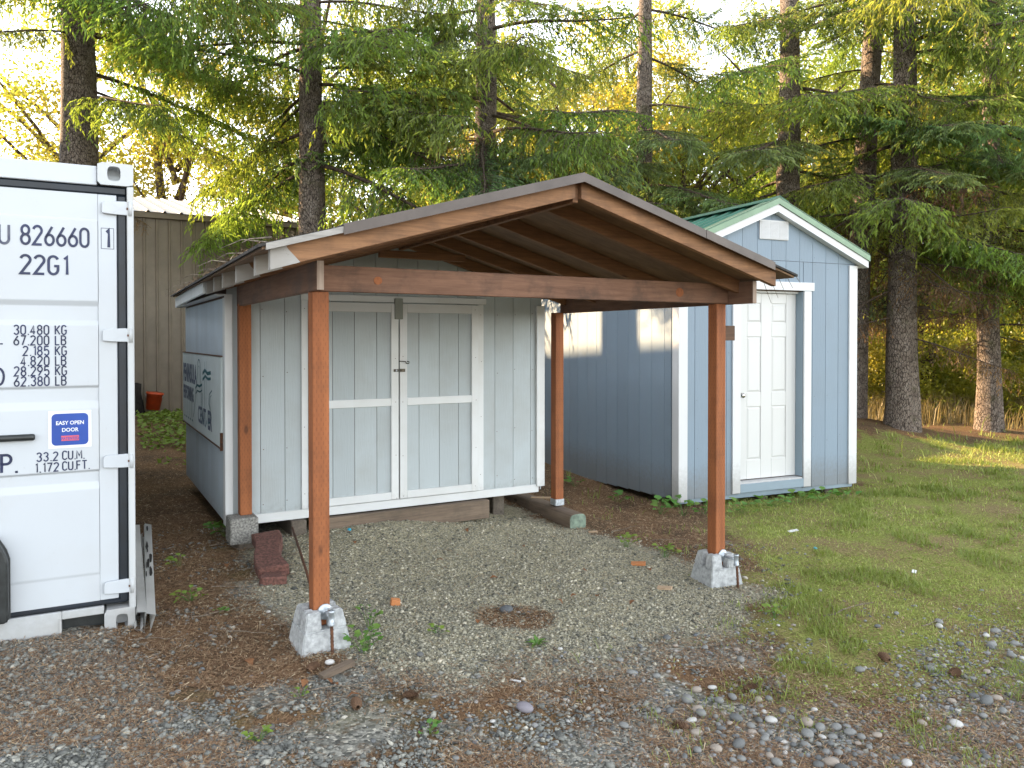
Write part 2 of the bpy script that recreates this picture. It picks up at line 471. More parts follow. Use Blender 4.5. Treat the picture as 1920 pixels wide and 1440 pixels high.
# ------------------------------------------------------------------ stroke lettering
def arc(cx, cy, rx, ry, a0, a1, n=10):
    return [(cx + rx * math.cos(R(a0 + (a1 - a0) * i / n)), cy + ry * math.sin(R(a0 + (a1 - a0) * i / n))) for i in range(n + 1)]
W_, H_ = .46, 1.0
r_ = .23
GL = {
    '0': [arc(r_, H_ - .25, r_, .25, 0, 180) + arc(r_, .25, r_, .25, 180, 360) + [(W_, H_ - .25)]],
    '1': [[(.10, .86), (.24, 1.0), (.24, 0)]],
    '2': [arc(r_, .76, r_, .24, 165, -35) + [(0.0, 0.0), (W_, 0.0)]],
    '3': [arc(r_, .77, r_ * .95, .23, 160, -90) , arc(r_, .27, r_, .27, 90, -160)],
    '4': [[(W_, .27), (0, .27), (.32, 1.0), (.32, 0)]],
    '5': [[(W_, 1), (.05, 1), (.02, .56)] + arc(r_, .32, r_, .32, 130, -155)],
    '6': [[(.38, 1.0), (.06, .46)] + arc(r_, .28, r_, .28, 150, 510, 18)],
    '7': [[(0, 1), (W_, 1), (.14, 0)]],
    '8': [arc(r_, .76, r_ * .88, .24, -90, 270, 16), arc(r_, .26, r_, .26, 90, 450, 16)],
    '9': [[(.08, 0), (.40, .54)] + arc(r_, .72, r_, .28, -30, 330, 18)],
    'U': [[(0, 1), (0, .25)] + arc(r_, .25, r_, .25, 180, 360) + [(W_, 1)]],
    'G': [arc(r_, .74, r_, .26, 20, 180) + arc(r_, .26, r_, .26, 180, 360) + [(W_, .46), (.27, .46)]],
    'C': [arc(r_, .74, r_, .26, 20, 180) + arc(r_, .26, r_, .26, 180, 340)],
    'K': [[(0, 0), (0, 1)], [(W_, 1), (0.02, .42)], [(.14, .56), (W_, 0)]],
    'L': [[(0, 1), (0, 0), (W_ * .9, 0)]],
    'B': [[(0, 0), (0, 1), (.22, 1)] + arc(.22, .77, .22, .23, 90, -90)[1:] + [(0.02, .54)], [(.2, .54)] + arc(.22, .27, .24, .27, 90, -90) + [(0, 0)]],
    'M': [[(0, 0), (0, 1), (.27, .35), (.54, 1), (.54, 0)]],
    'F': [[(W_ * .9, 1), (0, 1), (0, 0)], [(0, .53), (.36, .53)]],
    'T': [[(-.02, 1), (.50, 1)], [(.24, 1), (.24, 0)]],
    'P': [[(0, 0), (0, 1), (.22, 1)] + arc(.22, .74, .24, .26, 90, -90)[1:] + [(0, .48)]],
    'O': [arc(r_, H_ - .25, r_, .25, 0, 180) + arc(r_, .25, r_, .25, 180, 360) + [(W_, H_ - .25)]],
    'R': [[(0, 0), (0, 1), (.22, 1)] + arc(.22, .74, .24, .26, 90, -90)[1:] + [(0, .48)], [(.2, .48), (W_, 0)]],
    'D': [[(0, 0), (0, 1), (.18, 1)] + arc(.18, .5, .28, .5, 90, -90)[1:] + [(0, 0)]],
    '.': [[(.06, .065), (.06, -.065)]],
    ',': [[(.09, .06), (.03, -.17)]],
}
def ribbon(pts, w, d=0.0):
    P = np.array(pts, float)
    keep = [0] + [i for i in range(1, len(P)) if np.linalg.norm(P[i] - P[i - 1]) > 1e-4]
    P = P[keep]
    seg = np.diff(P, axis=0); seg /= np.linalg.norm(seg, axis=1)[:, None]
    nrm = np.stack([-seg[:, 1], seg[:, 0]], 1)
    N = np.zeros_like(P)
    N[0] = nrm[0]; N[-1] = nrm[-1]
    closed = np.linalg.norm(P[0] - P[-1]) < 1e-3
    for i in range(1, len(P) - 1):
        s = nrm[i - 1] + nrm[i]
        N[i] = s / max(.45, (s @ nrm[i]))
    if closed:
        s = nrm[-1] + nrm[0]; N[0] = N[-1] = s / max(.45, s @ nrm[0])
    Lf = P + N * w / 2; Rt = P - N * w / 2
    n = len(P)
    V = np.concatenate([Lf, Rt])
    i = np.arange(n - 1)
    return V, np.stack([i, i + n, i + 1 + n, i + 1], 1)
def lettering(name, text, m, parent, x, z, h, y, wx=1.0, stroke=.125, spacing=.20, right=False):
    """letters drawn as flat strokes in the x-z plane, facing -y"""
    VV, FF = [], []; o = 0; cx = 0.0; k = 0
    for ch in text:
        if ch == ' ':
            cx += .34; continue
        g = GL[ch]
        wid = max(p[0] for st in g for p in st)
        for st in g:
            V, F = ribbon([(p[0] + cx, p[1]) for p in st], stroke if ch not in '.' else .13)
            VV.append(np.column_stack([V[:, 0], np.full(len(V), -.0004 * k / max(h, .01)), V[:, 1]])); FF.append(F + o); o += len(V); k = (k + 1) % 2
        cx += wid + spacing
    V = np.concatenate(VV); F = np.concatenate(FF)
    V[:, 0] -= (cx - spacing) if right else 0
    V *= h; V[:, 0] *= wx
    me = np_mesh(name, V, [F[:, ::-1]], m)
    return obj(name, me, parent, (x, y, z))
def text_obj(name, s, m, parent, loc, rot, size, sx=1.0, bold=0.0, align='LEFT', shear=0.0):
    cu = bpy.data.curves.new(name, 'FONT')
    cu.body = s; cu.size = size; cu.align_x = align; cu.offset = bold; cu.shear = shear
    cu.resolution_u = 3
    t = bpy.data.objects.new('tmp', cu); COL.objects.link(t)
    dg = bpy.context.evaluated_depsgraph_get(); dg.update()
    me = bpy.data.meshes.new_from_object(t.evaluated_get(dg))
    bpy.data.objects.remove(t); bpy.data.curves.remove(cu)
    me.name = name
    me.materials.clear(); me.materials.append(m)
    for v in me.vertices: v.co.x *= sx
    return obj(name, me, parent, loc, rot)

# ------------------------------------------------------------------ ground shape and zones
def S(x, a, b):
    t = np.clip((np.asarray(x, float) - a) / (b - a), 0, 1)
    return t * t * (3 - 2 * t)
def _hash(ix, iy, seed):
    h = (ix.astype(np.int64) * 374761393 + iy.astype(np.int64) * 668265263 + seed * 1442695041) & 0x7fffffff
    h = ((h ^ (h >> 13)) * 1274126177) & 0x7fffffff
    return ((h ^ (h >> 16)) & 0xffff) / 65535.0
def vnoise(x, y, seed=0):
    ix = np.floor(x); iy = np.floor(y); fx = x - ix; fy = y - iy
    fx = fx * fx * (3 - 2 * fx); fy = fy * fy * (3 - 2 * fy)
    a = _hash(ix, iy, seed); b = _hash(ix + 1, iy, seed); c = _hash(ix, iy + 1, seed); d = _hash(ix + 1, iy + 1, seed)
    return (a * (1 - fx) + b * fx) * (1 - fy) + (c * (1 - fx) + d * fx) * fy
def fbm(x, y, s, seed=0, oct=4):
    v = 0; amp = .5; tot = 0
    for k in range(oct):
        v = v + amp * vnoise(x * s * 2 ** k + 17 * k, y * s * 2 ** k + 5 * k, seed + k); tot += amp; amp *= .5
    return v / tot
def zg0(x, y):
    z = .03 * S(-x, 1.6, 3) - .11 * S(x, -1.2, 1.5) - .04 * S(y, 6, 9) * S(x, -1, 1)
    z = z + .42 * np.exp(-(((x - 5.6) / 1.7) ** 2 + ((y - 13.4) / 1.5) ** 2)) + .12 * np.exp(-(((x - 8.5) / 1.8) ** 2 + ((y - 14.2) / 1.3) ** 2))
    z = z + .14 * S(y, 9, 14) * S(-x, 2, 4)
    z = z + .05 * np.exp(-(((x + 6.2) / 1.6) ** 2 + ((y - 13.4) / .7) ** 2))
    z = z + .085 * np.exp(-(((x + 1.2) / .8) ** 2 + ((y - 6.45) / .75) ** 2))
    return z
def zg(x, y):
    x = np.asarray(x, float); y = np.asarray(y, float)
    near = np.clip(1 - (np.hypot(x, y) - 12) / 25, .0, 1)
    return zg0(x, y) + near * ((fbm(x, y, .9, 3) - .5) * .05 + (fbm(x, y, 5, 9, 3) - .5) * .022)
def polydist(x, y, poly):
    """signed distance, positive inside"""
    x = np.asarray(x, float); y = np.asarray(y, float)
    d = np.full(x.shape, 1e9); ins = np.zeros(x.shape, bool)
    n = len(poly)
    for i in range(n):
        x0, y0 = poly[i]; x1, y1 = poly[(i + 1) % n]
        ex, ey = x1 - x0, y1 - y0
        t = np.clip(((x - x0) * ex + (y - y0) * ey) / (ex * ex + ey * ey + 1e-12), 0, 1)
        d = np.minimum(d, np.hypot(x - x0 - t * ex, y - y0 - t * ey))
        c = ((y0 > y) != (y1 > y)) & (x < (x1 - x0) * (y - y0) / ((y1 - y0) if y1 != y0 else 1e-9) + x0)
        ins ^= c
    return np.where(ins, d, -d)
PAD = [(-1.87, 6.6), (-1.2, 7.4), (-0.16, 7.9), (.62, 6.86), (1.24, 6.19), (1.4, 5.46), (1.75, 5.25), (1.25, 4.6), (.54, 4.1), (-.03, 3.85), (-.53, 3.8), (-.91, 4.1), (-1.19, 4.31), (-1.75, 4.95), (-1.89, 5.8)]
GRASS = [(2.17, 8.6), (4.09, 9.5), (4.4, 11.2), (5.0, 12.0), (7.2, 12.6), (14, 13.5), (30, 14), (30, 2), (6, 2.3), (3.2, 4.1), (2.4, 3.7), (1.8, 3.45), (1.2, 3.85), (1.32, 4.65), (1.75, 5.3), (1.75, 5.98), (1.75, 7.0)]
GREYL = [(-4.5, 4.1), (-2.77, 4.16), (-2.21, 4.2), (-1.7, 3.7), (-1.1, 2.9), (-.9, 2.0), (-4.5, 2.0)]
PEB1 = [(.75, 3.85), (1.23, 3.72), (1.55, 3.4), (1.5, 2.9), (.5, 2.9)]
PEB2 = [(2.5, 4.7), (3.6, 4.8), (3.4, 2.8), (1.5, 2.9), (1.75, 3.6)]
BROWN = [(-8, 15), (-3.94, 13), (-3.2, 9.3), (-2.44, 6.7), (-1.75, 4.95), (-1.15, 4.2), (-.88, 3.96), (-1.1, 3.5), (-1.64, 3.6), (-2.21, 4.2), (-6, 11)]
BROWN2 = [(0.2, 13), (1.79, 8.34), (2.03, 7.93), (1.75, 5.9), (1.24, 6.19), (.74, 7.1), (-.4, 8.2)]
def zones(x, y):
    jit = (fbm(x, y, 1.7, 21) - .5) * .85 + (fbm(x, y, 7, 31, 4) - .5) * .45
    pad = S(polydist(x, y, PAD) + jit * .7, -.22, .30)
    grass = S(polydist(x, y, GRASS) + jit * 1.5, -.50, .55)
    greyl = S(polydist(x, y, GREYL) + jit * 1.2, -.25, .25)
    peb = np.maximum(S(polydist(x, y, PEB1) + jit, -.2, .2), S(polydist(x, y, PEB2) + jit, -.25, .3))
    brown = np.maximum(S(polydist(x, y, BROWN) + jit, -.3, .35), S(polydist(x, y, BROWN2) + jit, -.2, .3))
    brown = brown * (1 - pad * .9)
    brown = np.maximum(brown, .9 * S(.24 - np.hypot(x - .02, (y - 4.60) * 1.3) + jit * .25, -.05, .10))
    pad = pad * (1 - .75 * S(.22 - np.hypot(x - .02, (y - 4.60) * 1.3) + jit * .25, -.05, .10))
    grass = grass * (1 - pad) * (1 - brown * .8) * (1 - .5 * peb)
    fore = (1 - grass) * (1 - brown) * (1 - pad)
    grav = np.clip(pad + greyl * (1 - brown) + fore * (.22 + .5 * S(fbm(x, y, 2.8, 41), .45, .65)) * (1 - S(y, 6.3, 8.0)) + .35 * peb, 0, 1)
    return pad, grass, greyl, peb, brown, np.clip(grav, 0, 1)
def axis_grid(lo, hi, step, far_lo, far_hi, g=1.16):
    a = list(np.arange(lo, hi, step))
    s = step; p = a[-1]
    while p < far_hi:
        s *= g; p += s; a.append(p)
    s = step; p = lo; pre = []
    while p > far_lo:
        s *= g; p -= s; pre.append(p)
    return np.array(pre[::-1] + a)

def build_ground():
    gx = axis_grid(-3.6, 5.0, .04, -400, 400)
    gy = axis_grid(2.3, 9.6, .04, -400, 600)
    X, Y = np.meshgrid(gx, gy)
    x, y = X.ravel(), Y.ravel()
    V = np.column_stack([x, y, zg(x, y)])
    nx, ny = len(gx), len(gy)
    i = (np.arange(ny - 1)[:, None] * nx + np.arange(nx - 1)[None]).ravel()
    F = np.column_stack([i, i + 1, i + nx + 1, i + nx])
    pad, grass, greyl, peb, brown, grav = zones(x, y)
    m, n, b = mat('yard_ground')
    me = np_mesh('ground', V, [F], m, smooth=True)
    for nm, a in (('pad', pad), ('grass', grass), ('brown', brown), ('grav', grav)):
        at = me.attributes.new(nm, 'FLOAT', 'POINT'); at.data.foreach_set('value', a.astype(np.float32))
    A = lambda k: n('Attribute', attribute_name=k).outputs['Fac']
    tc = n('TexCoord').outputs['Object']
    # stone chips: every voronoi cell its own tone
    vo = n('TexVoronoi', {'Vector': tc, 'Scale': 62.0})
    tone = n('SeparateColor', {0: vo.outputs['Color']}).outputs[0]
    cellc = n.ramp(tone, [(0, (.065, .066, .062, 1)), (.5, (.17, .17, .155, 1)), (.85, (.28, .275, .255, 1)), (1, (.44, .42, .37, 1))])
    vo2 = n('TexVoronoi', {'Vector': tc, 'Scale': 105.0})
    tone2 = n('SeparateColor', {0: vo2.outputs['Color']}).outputs[0]
    cellp = n.ramp(tone2, [(0, (.10, .097, .076, 1)), (.45, (.26, .24, .175, 1)), (.8, (.40, .365, .265, 1)), (1, (.54, .50, .38, 1))])
    sand = n.ramp(n.noise(tc, 2.3, 4, .6), [(.42, (0, 0, 0)), (.66, (1, 1, 1))])
    cellp = n.mix(n.math('MULTIPLY', sand, .45), cellp, (.26, .235, .165, 1))
    gcol = n.mix(A('pad'), cellc, cellp)
    # needle litter
    st1 = n.noise(n.mapping(tc, (1, .25, 1)), 130, 4, .7, .6)
    st2 = n.noise(n.mapping(tc, (.3, 1, 1)), 110, 4, .7, .8)
    lt = n.math('MAXIMUM', st1, st2)
    bcol = n.ramp(lt, [(.40, (.034, .022, .015, 1)), (.54, (.125, .073, .042, 1)), (.66, (.27, .175, .10, 1)), (.78, (.44, .345, .22, 1))])
    patch = n.noise(tc, 1.6, 4, .6)
    bcol = n.mix(n.ramp(patch, [(.4, (0, 0, 0)), (.65, (.7, .7, .7))]), bcol, n.ramp(lt, [(.42, (.018, .014, .011, 1)), (.7, (.11, .085, .06, 1))]))
    # moss and turf
    gn = n.noise(tc, 70, 5, .7)
    gcol2 = n.ramp(gn, [(.33, (.07, .07, .022, 1)), (.50, (.155, .18, .045, 1)), (.70, (.27, .27, .085, 1))])
    dry = n.ramp(n.noise(tc, 1.9, 6, .68), [(.42, (0, 0, 0)), (.60, (1, 1, 1))])
    gcol2 = n.mix(n.math('MULTIPLY', dry, .85), gcol2, n.ramp(gn, [(.35, (.075, .052, .028, 1)), (.7, (.30, .225, .125, 1))]))
    brk = n.noise(tc, 16, 5, .7)
    edge = lambda a, w=.55: n.math('MULTIPLY', n.ramp(n.math('ADD', a, n.math('MULTIPLY', n.math('SUBTRACT', brk, .5), 1.5)), [(.35, (0, 0, 0)), (.65, (1, 1, 1))]), 1.0)
    gm = edge(A('grav'))
    c = n.mix(gm, bcol, gcol)
    mz = n.ramp(n.noise(tc, 1.15, 5, .65), [(.50, (0, 0, 0)), (.66, (1, 1, 1))])
    c = n.mix(n.math('MULTIPLY', n.math('MULTIPLY', mz, .55), n.math('SUBTRACT', 1.0, A('pad'))), c, n.ramp(gn, [(.35, (.05, .045, .02, 1)), (.7, (.20, .18, .075, 1))]))
    c = n.mix(edge(A('grass')), c, gcol2)
    c = n.mix(n.math('MULTIPLY', edge(A('brown')), .85), c, bcol)
    c = n.mix(1.0, c, (1.3, 1.28, 1.2, 1), 'MULTIPLY')
    link(n, c, b.inputs['Base Color'])
    b.inputs['Roughness'].default_value = .95
    b.inputs['Specular IOR Level'].default_value = .15
    h1 = n.math('MULTIPLY', n.math('SUBTRACT', 1.0, vo.outputs['Distance']), gm)
    h = n.math('ADD', h1, n.math('MULTIPLY', lt, .9))
    link(n, n('Bump', {'Strength': .7, 'Distance': .012, 'Height': h}).outputs[0], b.inputs['Normal'])
    o = obj('ground', me)
    tag(o, 'yard ground of gravel, fallen needles and mossy grass', kind='structure')
build_ground()

# ------------------------------------------------------------------ old storage shed with its post-and-beam porch roof
TH1 = R(29.3593)
shed = tag(empty('storage_shed', (-1.0495, 4.0683, 0), TH1),
           'pale blue shed with double doors behind a brown porch roof on orange posts', 'shed')
RIDGE_A, SL = 1.345, .283
def tipl(b):                       # left tails get shorter toward the back
    return -.318 + .034 * (b + .5)
def roofz(a):                      # underside of the rafters
    return 2.41 - SL * abs(a - RIDGE_A)
def build_storage_shed():
    B = 2.208                      # front wall face
    AL, AR, BK = -.08, 2.771, 4.72
    # posts
    for a, b, z0, z1 in ((0, 0, .104, 1.876), (2.866, 0, .009, 1.876), (0, 2.099, .275, 1.90), (2.866, 2.109, .072, 1.876)):
        box('post', M['post'], shed, a, a + .089, b, b + .089, z0, z1, .004)
    br = box('post_bracket', M['galv'], shed, 2.862, 2.959, 2.103, 2.200, .045, .105, .002)
    # beams
    fb = box('front_beam', M['beam'], shed, .040, 2.973, -.002, .036, 1.878, 2.0177, .004)
    for a, rr in ((.36, .022), (2.52, .031)):
        pts = [(a + rr * 1.1 * math.cos(t / 14 * 2 * math.pi), 1.945 + rr * math.sin(t / 14 * 2 * math.pi)) for t in range(14)]
        prism('knot', M['post'], fb, [(p[0] - 1.5065, p[1] - 1.94785) for p in pts], 'y', -.0215, -.0195)
    box('inner_beam', M['beam'], shed, .040, 2.973, .040, .078, 1.880, 2.016, .004)
    sb = box('side_beam', M['beamy'], shed, 0, .038, -.086, 2.206, 1.878, 2.032, .006)
    box('end_cap', M['endgrain'], sb, -.018, .018, -1.1485, -1.1455, -.075, .075, .001)
    sb2 = box('side_beam', M['beamy'], shed, 2.976, 3.014, -.228, 2.206, 1.872, 2.026, .004)
    box('end_cap', M['endgrain'], sb2, -.018, .018, -1.2195, -1.2165, -.075, .075, .001)
    box('nailer_stub', M['stub'], shed, 2.957, 3.075, .03, .068, 1.615, 1.722, .003)
    # rafters (pairs) with white painted tails on the left
    th = math.atan(SL)
    def rafter(side, b, front=False):
        a0, a1 = (tipl(b), RIDGE_A - .02) if side < 0 else (2.99, RIDGE_A + .02)
        if front and side > 0: a0 = 2.90
        z0, z1 = roofz(a0), roofz(a1)
        hgt = .092
        pts = [(a0, z0), (a1, z1), (a1, z1 + hgt), (a0, z0 + hgt)]
        r = prism('rafter', M['barge'] if front else M['rafter'], shed, pts, 'y', b, b + .038, bev=.002)
        if side < 0:
            e = .10
            curve = [(a0 + e + .03, z0 + SL * (e + .03)), (a0 + e + .005, z0 + .035 + SL * e), (a0 + e - .025, z0 + .065 + SL * e), (a0 + e - .035, z0 + hgt + SL * (e - .035))]
            tp = [(a0 - .004, z0 - .004)] + curve + [(a0 - .004, z0 + hgt)]
            prism('painted_tail', M['tail'], r, tp, 'y', b - .003, b + .041)
        return r
    bs = [-.50, -.10, .55, 1.15, 1.62, 2.10]
    for k, b in enumerate(bs):
        rafter(-1, b, k == 0); rafter(1, b, k == 0)
    box('ridge_board', M['rafter'], shed, RIDGE_A - .019, RIDGE_A + .019, -.47, 2.2, 2.385, 2.50, .003)
    # porch collar tie seen deep under the roof
    box('collar_tie', M['rafter'], shed, 1.0, 1.75, 1.76, 1.798, 2.27, 2.33, .003)
    # sheathing sheets and roofing
    def slab(nm, m, t0, t1, b0, b1, lo, hi):
        bm = bmesh.new()
        v = [[bm.verts.new((a, b, roofz(a) + o)) for a, b in ((t0, b0), (RIDGE_A, b0), (RIDGE_A, b1), (t1, b1))] for o in (lo, hi)]
        bm.faces.new(v[0]); bm.faces.new(v[1][::-1])
        for k in range(4):
            bm.faces.new((v[0][k], v[0][(k + 1) % 4], v[1][(k + 1) % 4], v[1][k]))
        bmesh.ops.recalc_face_normals(bm, faces=bm.faces[:])
        me = bpy.data.meshes.new(nm); bm.to_mesh(me); bm.free(); me.materials.append(m)
        return obj(nm, me, shed)
    for side in (-1, 1):
        tf = (lambda b: tipl(b) - .045) if side < 0 else (lambda b: 3.03)
        for b0, b1 in ((-.535, .685), (.690, 1.905), (1.910, 3.13), (3.135, 5.0)):
            slab('plywood_sheet', M['ply'], tf(b0), tf(b1), b0, b1, .094, .106)
        slab('roofing', M['shingle'], tf(-.548) + side * .02, tf(5.02) + side * .02, -.548, 5.02, .108, .122)
    # metal drip edges on the front rake
    def drip(x0, x1, lift=0.0):
        s = [(x0, roofz(x0) + .078), (x1, roofz(x1) + .078), (x1, roofz(x1) + .127 + lift), (x0, roofz(x0) + .127 + lift)]
        d = prism('drip_edge', M['drip'], shed, s, 'y', -.556 - lift, -.551)
        t = [(x0, roofz(x0) + .124 + lift), (x1, roofz(x1) + .124 + lift), (x1, roofz(x1) + .128 + lift), (x0, roofz(x0) + .128 + lift)]
        prism('flange', M['drip'], d, t, 'y', -.550, -.45)
    drip(.0, RIDGE_A + .004, .002)
    drip(RIDGE_A, 2.25); drip(2.24, 2.83, .002)
    s = [(-.35, roofz(-.35) + .088), (.0, roofz(0) + .088), (.0, roofz(0) + .118), (-.35, roofz(-.35) + .118)]
    prism('rake_strip', M['greywood'], shed, s, 'y', -.552, -.536)
    # eave strips
    p0, p1 = tipl(2.2), tipl(4.98)
    f = box('fascia', M['trimy'], shed, -.011, .011, -1.40, 1.40, -.046, .050, .003)
    f.location = ((p0 + p1) / 2 - .012, 3.58, roofz(-.2) + .046); f.rotation_euler = (0, 0, -math.atan(.034))
    box('soffit', M['trimy'], shed, -.155, -.082, 2.21, 4.95, 1.962, 1.972, .001)
    # body behind the boards
    core = [(AL + .014, .20), (AR - .014, .20), (AR - .014, roofz(AR) + .05), (RIDGE_A, roofz(RIDGE_A) + .05), (AL + .014, roofz(AL) + .05)]
    prism('wall_core', M['stub'], shed, core, 'y', B + .0145, BK - .002)
    # front boards between grooves
    gr = [AL + .004, .176, .365, .556, .747, .932, 1.125, 1.32, 1.508, 1.70, 1.887, 2.08, 2.266, 2.458, 2.647, AR - .004]
    def top(a): return roofz(a) + .05
    for a0, a1 in zip(gr[:-1], gr[1:]):
        p = [(a0 + .002, .235), (a1 - .002, .235), (a1 - .002, top(a1 - .002))]
        if a0 < RIDGE_A < a1: p.append((RIDGE_A, top(RIDGE_A)))
        p.append((a0 + .002, top(a0 + .002)))
        prism('siding_board', M['siding'], shed, p, 'y', B, B + .012)
    n = 13
    for k in range(n):
        b0 = B + .014 + (BK - B - .014) * k / n; b1 = B + .014 + (BK - B - .014) * (k + 1) / n
        box('siding_board', M['side_siding'], shed, AL, AL + .012, b0 + .0018, b1 - .0018, .195, 1.945, .001)
    box('side_wall', M['side_siding'], shed, AR - .012, AR, B + .014, BK, .195, 1.965, .001)
    p = [(AL, .2), (AR, .2), (AR, top(AR)), (RIDGE_A, top(RIDGE_A)), (AL, top(AL))]
    prism('back_wall', M['side_siding'], shed, p, 'y', BK, BK + .012)
    # trims
    box('corner_trim', M['trim'], shed, AL - .012, -.034, B - .018, B - .001, .185, 1.97, .002)
    box('corner_trim', M['trim'], shed, AL - .013, AL - .001, B + .0005, B + .075, .185, 1.945, .002)
    box('corner_trim', M['trim'], shed, 2.70, AR + .016, B - .030, B - .001, .232, 1.94, .003)
    sk = box('skirt_board', M['trimx'], shed, -.032, 2.73, B - .014, B + .010, .178, .250, .003)
    box('door_header', M['trimx'], shed, .49, 2.165, B - .022, B - .001, 1.938, 1.99, .002)
    for a0, a1 in ((.494, .546), (2.085, 2.140)):
        box('door_jamb', M['trim'], shed, a0, a1, B - .018, B - .001, .253, 1.936, .002)
    box('crown_block', M['greyblock'], shed, 1.279, 1.352, B - .050, B - .028, 1.795, 1.972, .003)
    # double doors
    for a0, a1, gs in ((.556, 1.314, (.747, .932, 1.125)), (1.326, 2.077, (1.508, 1.70, 1.887))):
        cx, cz = (a0 + a1) / 2, 1.09
        d = tag(empty('door'))
        d.parent = shed; d.location = (cx, B - .006, 0)
        X0, X1 = a0 - cx, a1 - cx
        edges = [X0 + .05] + [g - cx for g in gs] + [X1 - .05]
        box('door_back', M['stub'], d, X0 + .01, X1 - .01, -.006, -.002, .27, 1.92, 0)
        for e0, e1 in zip(edges[:-1], edges[1:]):
            box('panel_board', M['siding'], d, e0 + .0018, e1 - .0018, -.014, -.0065, .29, 1.89, .001)
        box('stile', M['trim'], d, X0, X0 + .066, -.032, -.0145, .258, 1.928, .002)
        box('stile', M['trim'], d, X1 - .066, X1, -.032, -.0145, .258, 1.928, .002)
        for z0, z1 in ((.258, .322), (1.057, 1.122), (1.852, 1.928)):
            box('rail', M['trimx'], d, X0 + .0665, X1 - .0665, -.032, -.0145, z0, z1, .002)
        if a0 > 1:
            box('hasp', M['darkmetal'], d, X0 - .002, X0 + .045, -.041, -.0325, 1.345, 1.372, .001)
            tube_obj('hook', M['darkmetal'], d, [(X0 - .01, -.042, 1.437), (X0 + .045, -.046, 1.435), (X0 + .052, -.05, 1.418), (X0 + .075, -.05, 1.417), (X0 + .079, -.048, 1.430), (X0 + .06, -.046, 1.436)], .0045, 6)
        else:
            box('hasp', M['darkmetal'], d, X1 - .045, X1 - .002, -.041, -.0325, 1.347, 1.37, .001)
            box('staple', M['galv'], d, X1 - .030, X1 - .017, -.050, -.0415, 1.351, 1.366, .002)
    # skids and supports under the floor
    box('skid', M['oldwood'], shed, .60, 2.17, 2.13, 2.20, .005, .170, .006)
    box('skid', M['oldwoody'], shed, .40, .52, 2.145, 4.5, -.03, .174, .006)
    box('skid', M['oldwoody'], shed, 2.35, 2.47, 2.40, 4.5, -.10, .174, .006)
    box('floor', M['oldwoody'], shed, AL + .02, AR - .02, B + .012, BK - .01, .176, .198, 0)
    nails(shed, M['rust'], [(a + o, B - .0012, z) for a in gr[1:-1] for o in (.02,) for z in (.34, .78, 1.34, 1.86) if not .5 < a < 2.13], .0042)
    nails(shed, M['rust'], [(a, B - .0395, z) for a in (.58, 1.29, 1.35, 2.05) for z in (.29, .62, 1.09, 1.45, 1.89)], .0036)
    nails(shed, M['rust'], [(a, B - .0225, z) for a in (.52, 2.112) for z in (.4, .9, 1.4, 1.85)], .0036)
build_storage_shed()
def roof_litter():
    # needles, twigs and moss blown onto the porch roof edges
    r = np.random.default_rng(61)
    n = 5200
    b = r.uniform(-.5, 5.0, n)
    te = tipl(b) - .06
    a = np.where(r.random(n) < .65, te + np.abs(r.normal(0, .16, n)), r.uniform(-.1, 2.9, n))
    right = r.random(n) < .16
    a = np.where(right, 3.05 - np.abs(r.normal(0, .10, n)), a)
    z = 2.41 - SL * np.abs(a - RIDGE_A) + .126 + r.uniform(0, .022, n) * (fbm_l(b) > .4)
    c = np.column_stack([a, b, z])
    an = r.uniform(0, 6.283, n)
    d = np.column_stack([np.cos(an), np.sin(an), r.normal(0, .3, n)]); e = np.column_stack([-np.sin(an), np.cos(an), np.zeros(n)])
    L = r.uniform(.015, .055, n)[:, None]; w = r.uniform(.0015, .004, n)[:, None]
    V = np.stack([c - d * L * .5 - e * w, c - d * L * .5 + e * w, c + d * L * .5], 1).reshape(-1, 3)
    o = obj('roof_litter', np_mesh('roof_litter', V, [np.arange(3 * n).reshape(-1, 3)], M['litter'], tint=np.repeat(np.clip(r.normal(.4, .25, n), 0, 1), 3)), shed)
    o['kind'] = 'stuff'
    for k in range(9):
        bb = (-.52, -.3, .2, .9, 1.4, 2.2, 3.0, 3.8, 4.6)[k]
        tb = tipl(bb)
        P = [(tb + .05 * (k % 3), bb, roofz(tb) + .14), (tb - .09, bb + .03, roofz(tb) + .13 + .02 * (k % 2)), (tb - .14 - .05 * (k % 2), bb + .06 * (k % 3 - 1), roofz(tb) + .10)]
        tube_obj('twig', M['twig'], shed, P, [.0045, .003, .0015], 4)
    for k in range(5):
        P = [(3.0, -.45 + .06 * k, roofz(3.0) + .13), (3.09, -.48 + .07 * k, roofz(3.0) + .125), (3.13 + .02 * k, -.5 + .08 * k, roofz(3.0) + .06 - .03 * k)]
        tube_obj('twig', M['twig'], shed, P, [.004, .003, .0015], 4)
def fbm_l(b):
    return np.sin(b * 5.1) * .25 + np.sin(b * 13.3) * .25 + .5
roof_litter()

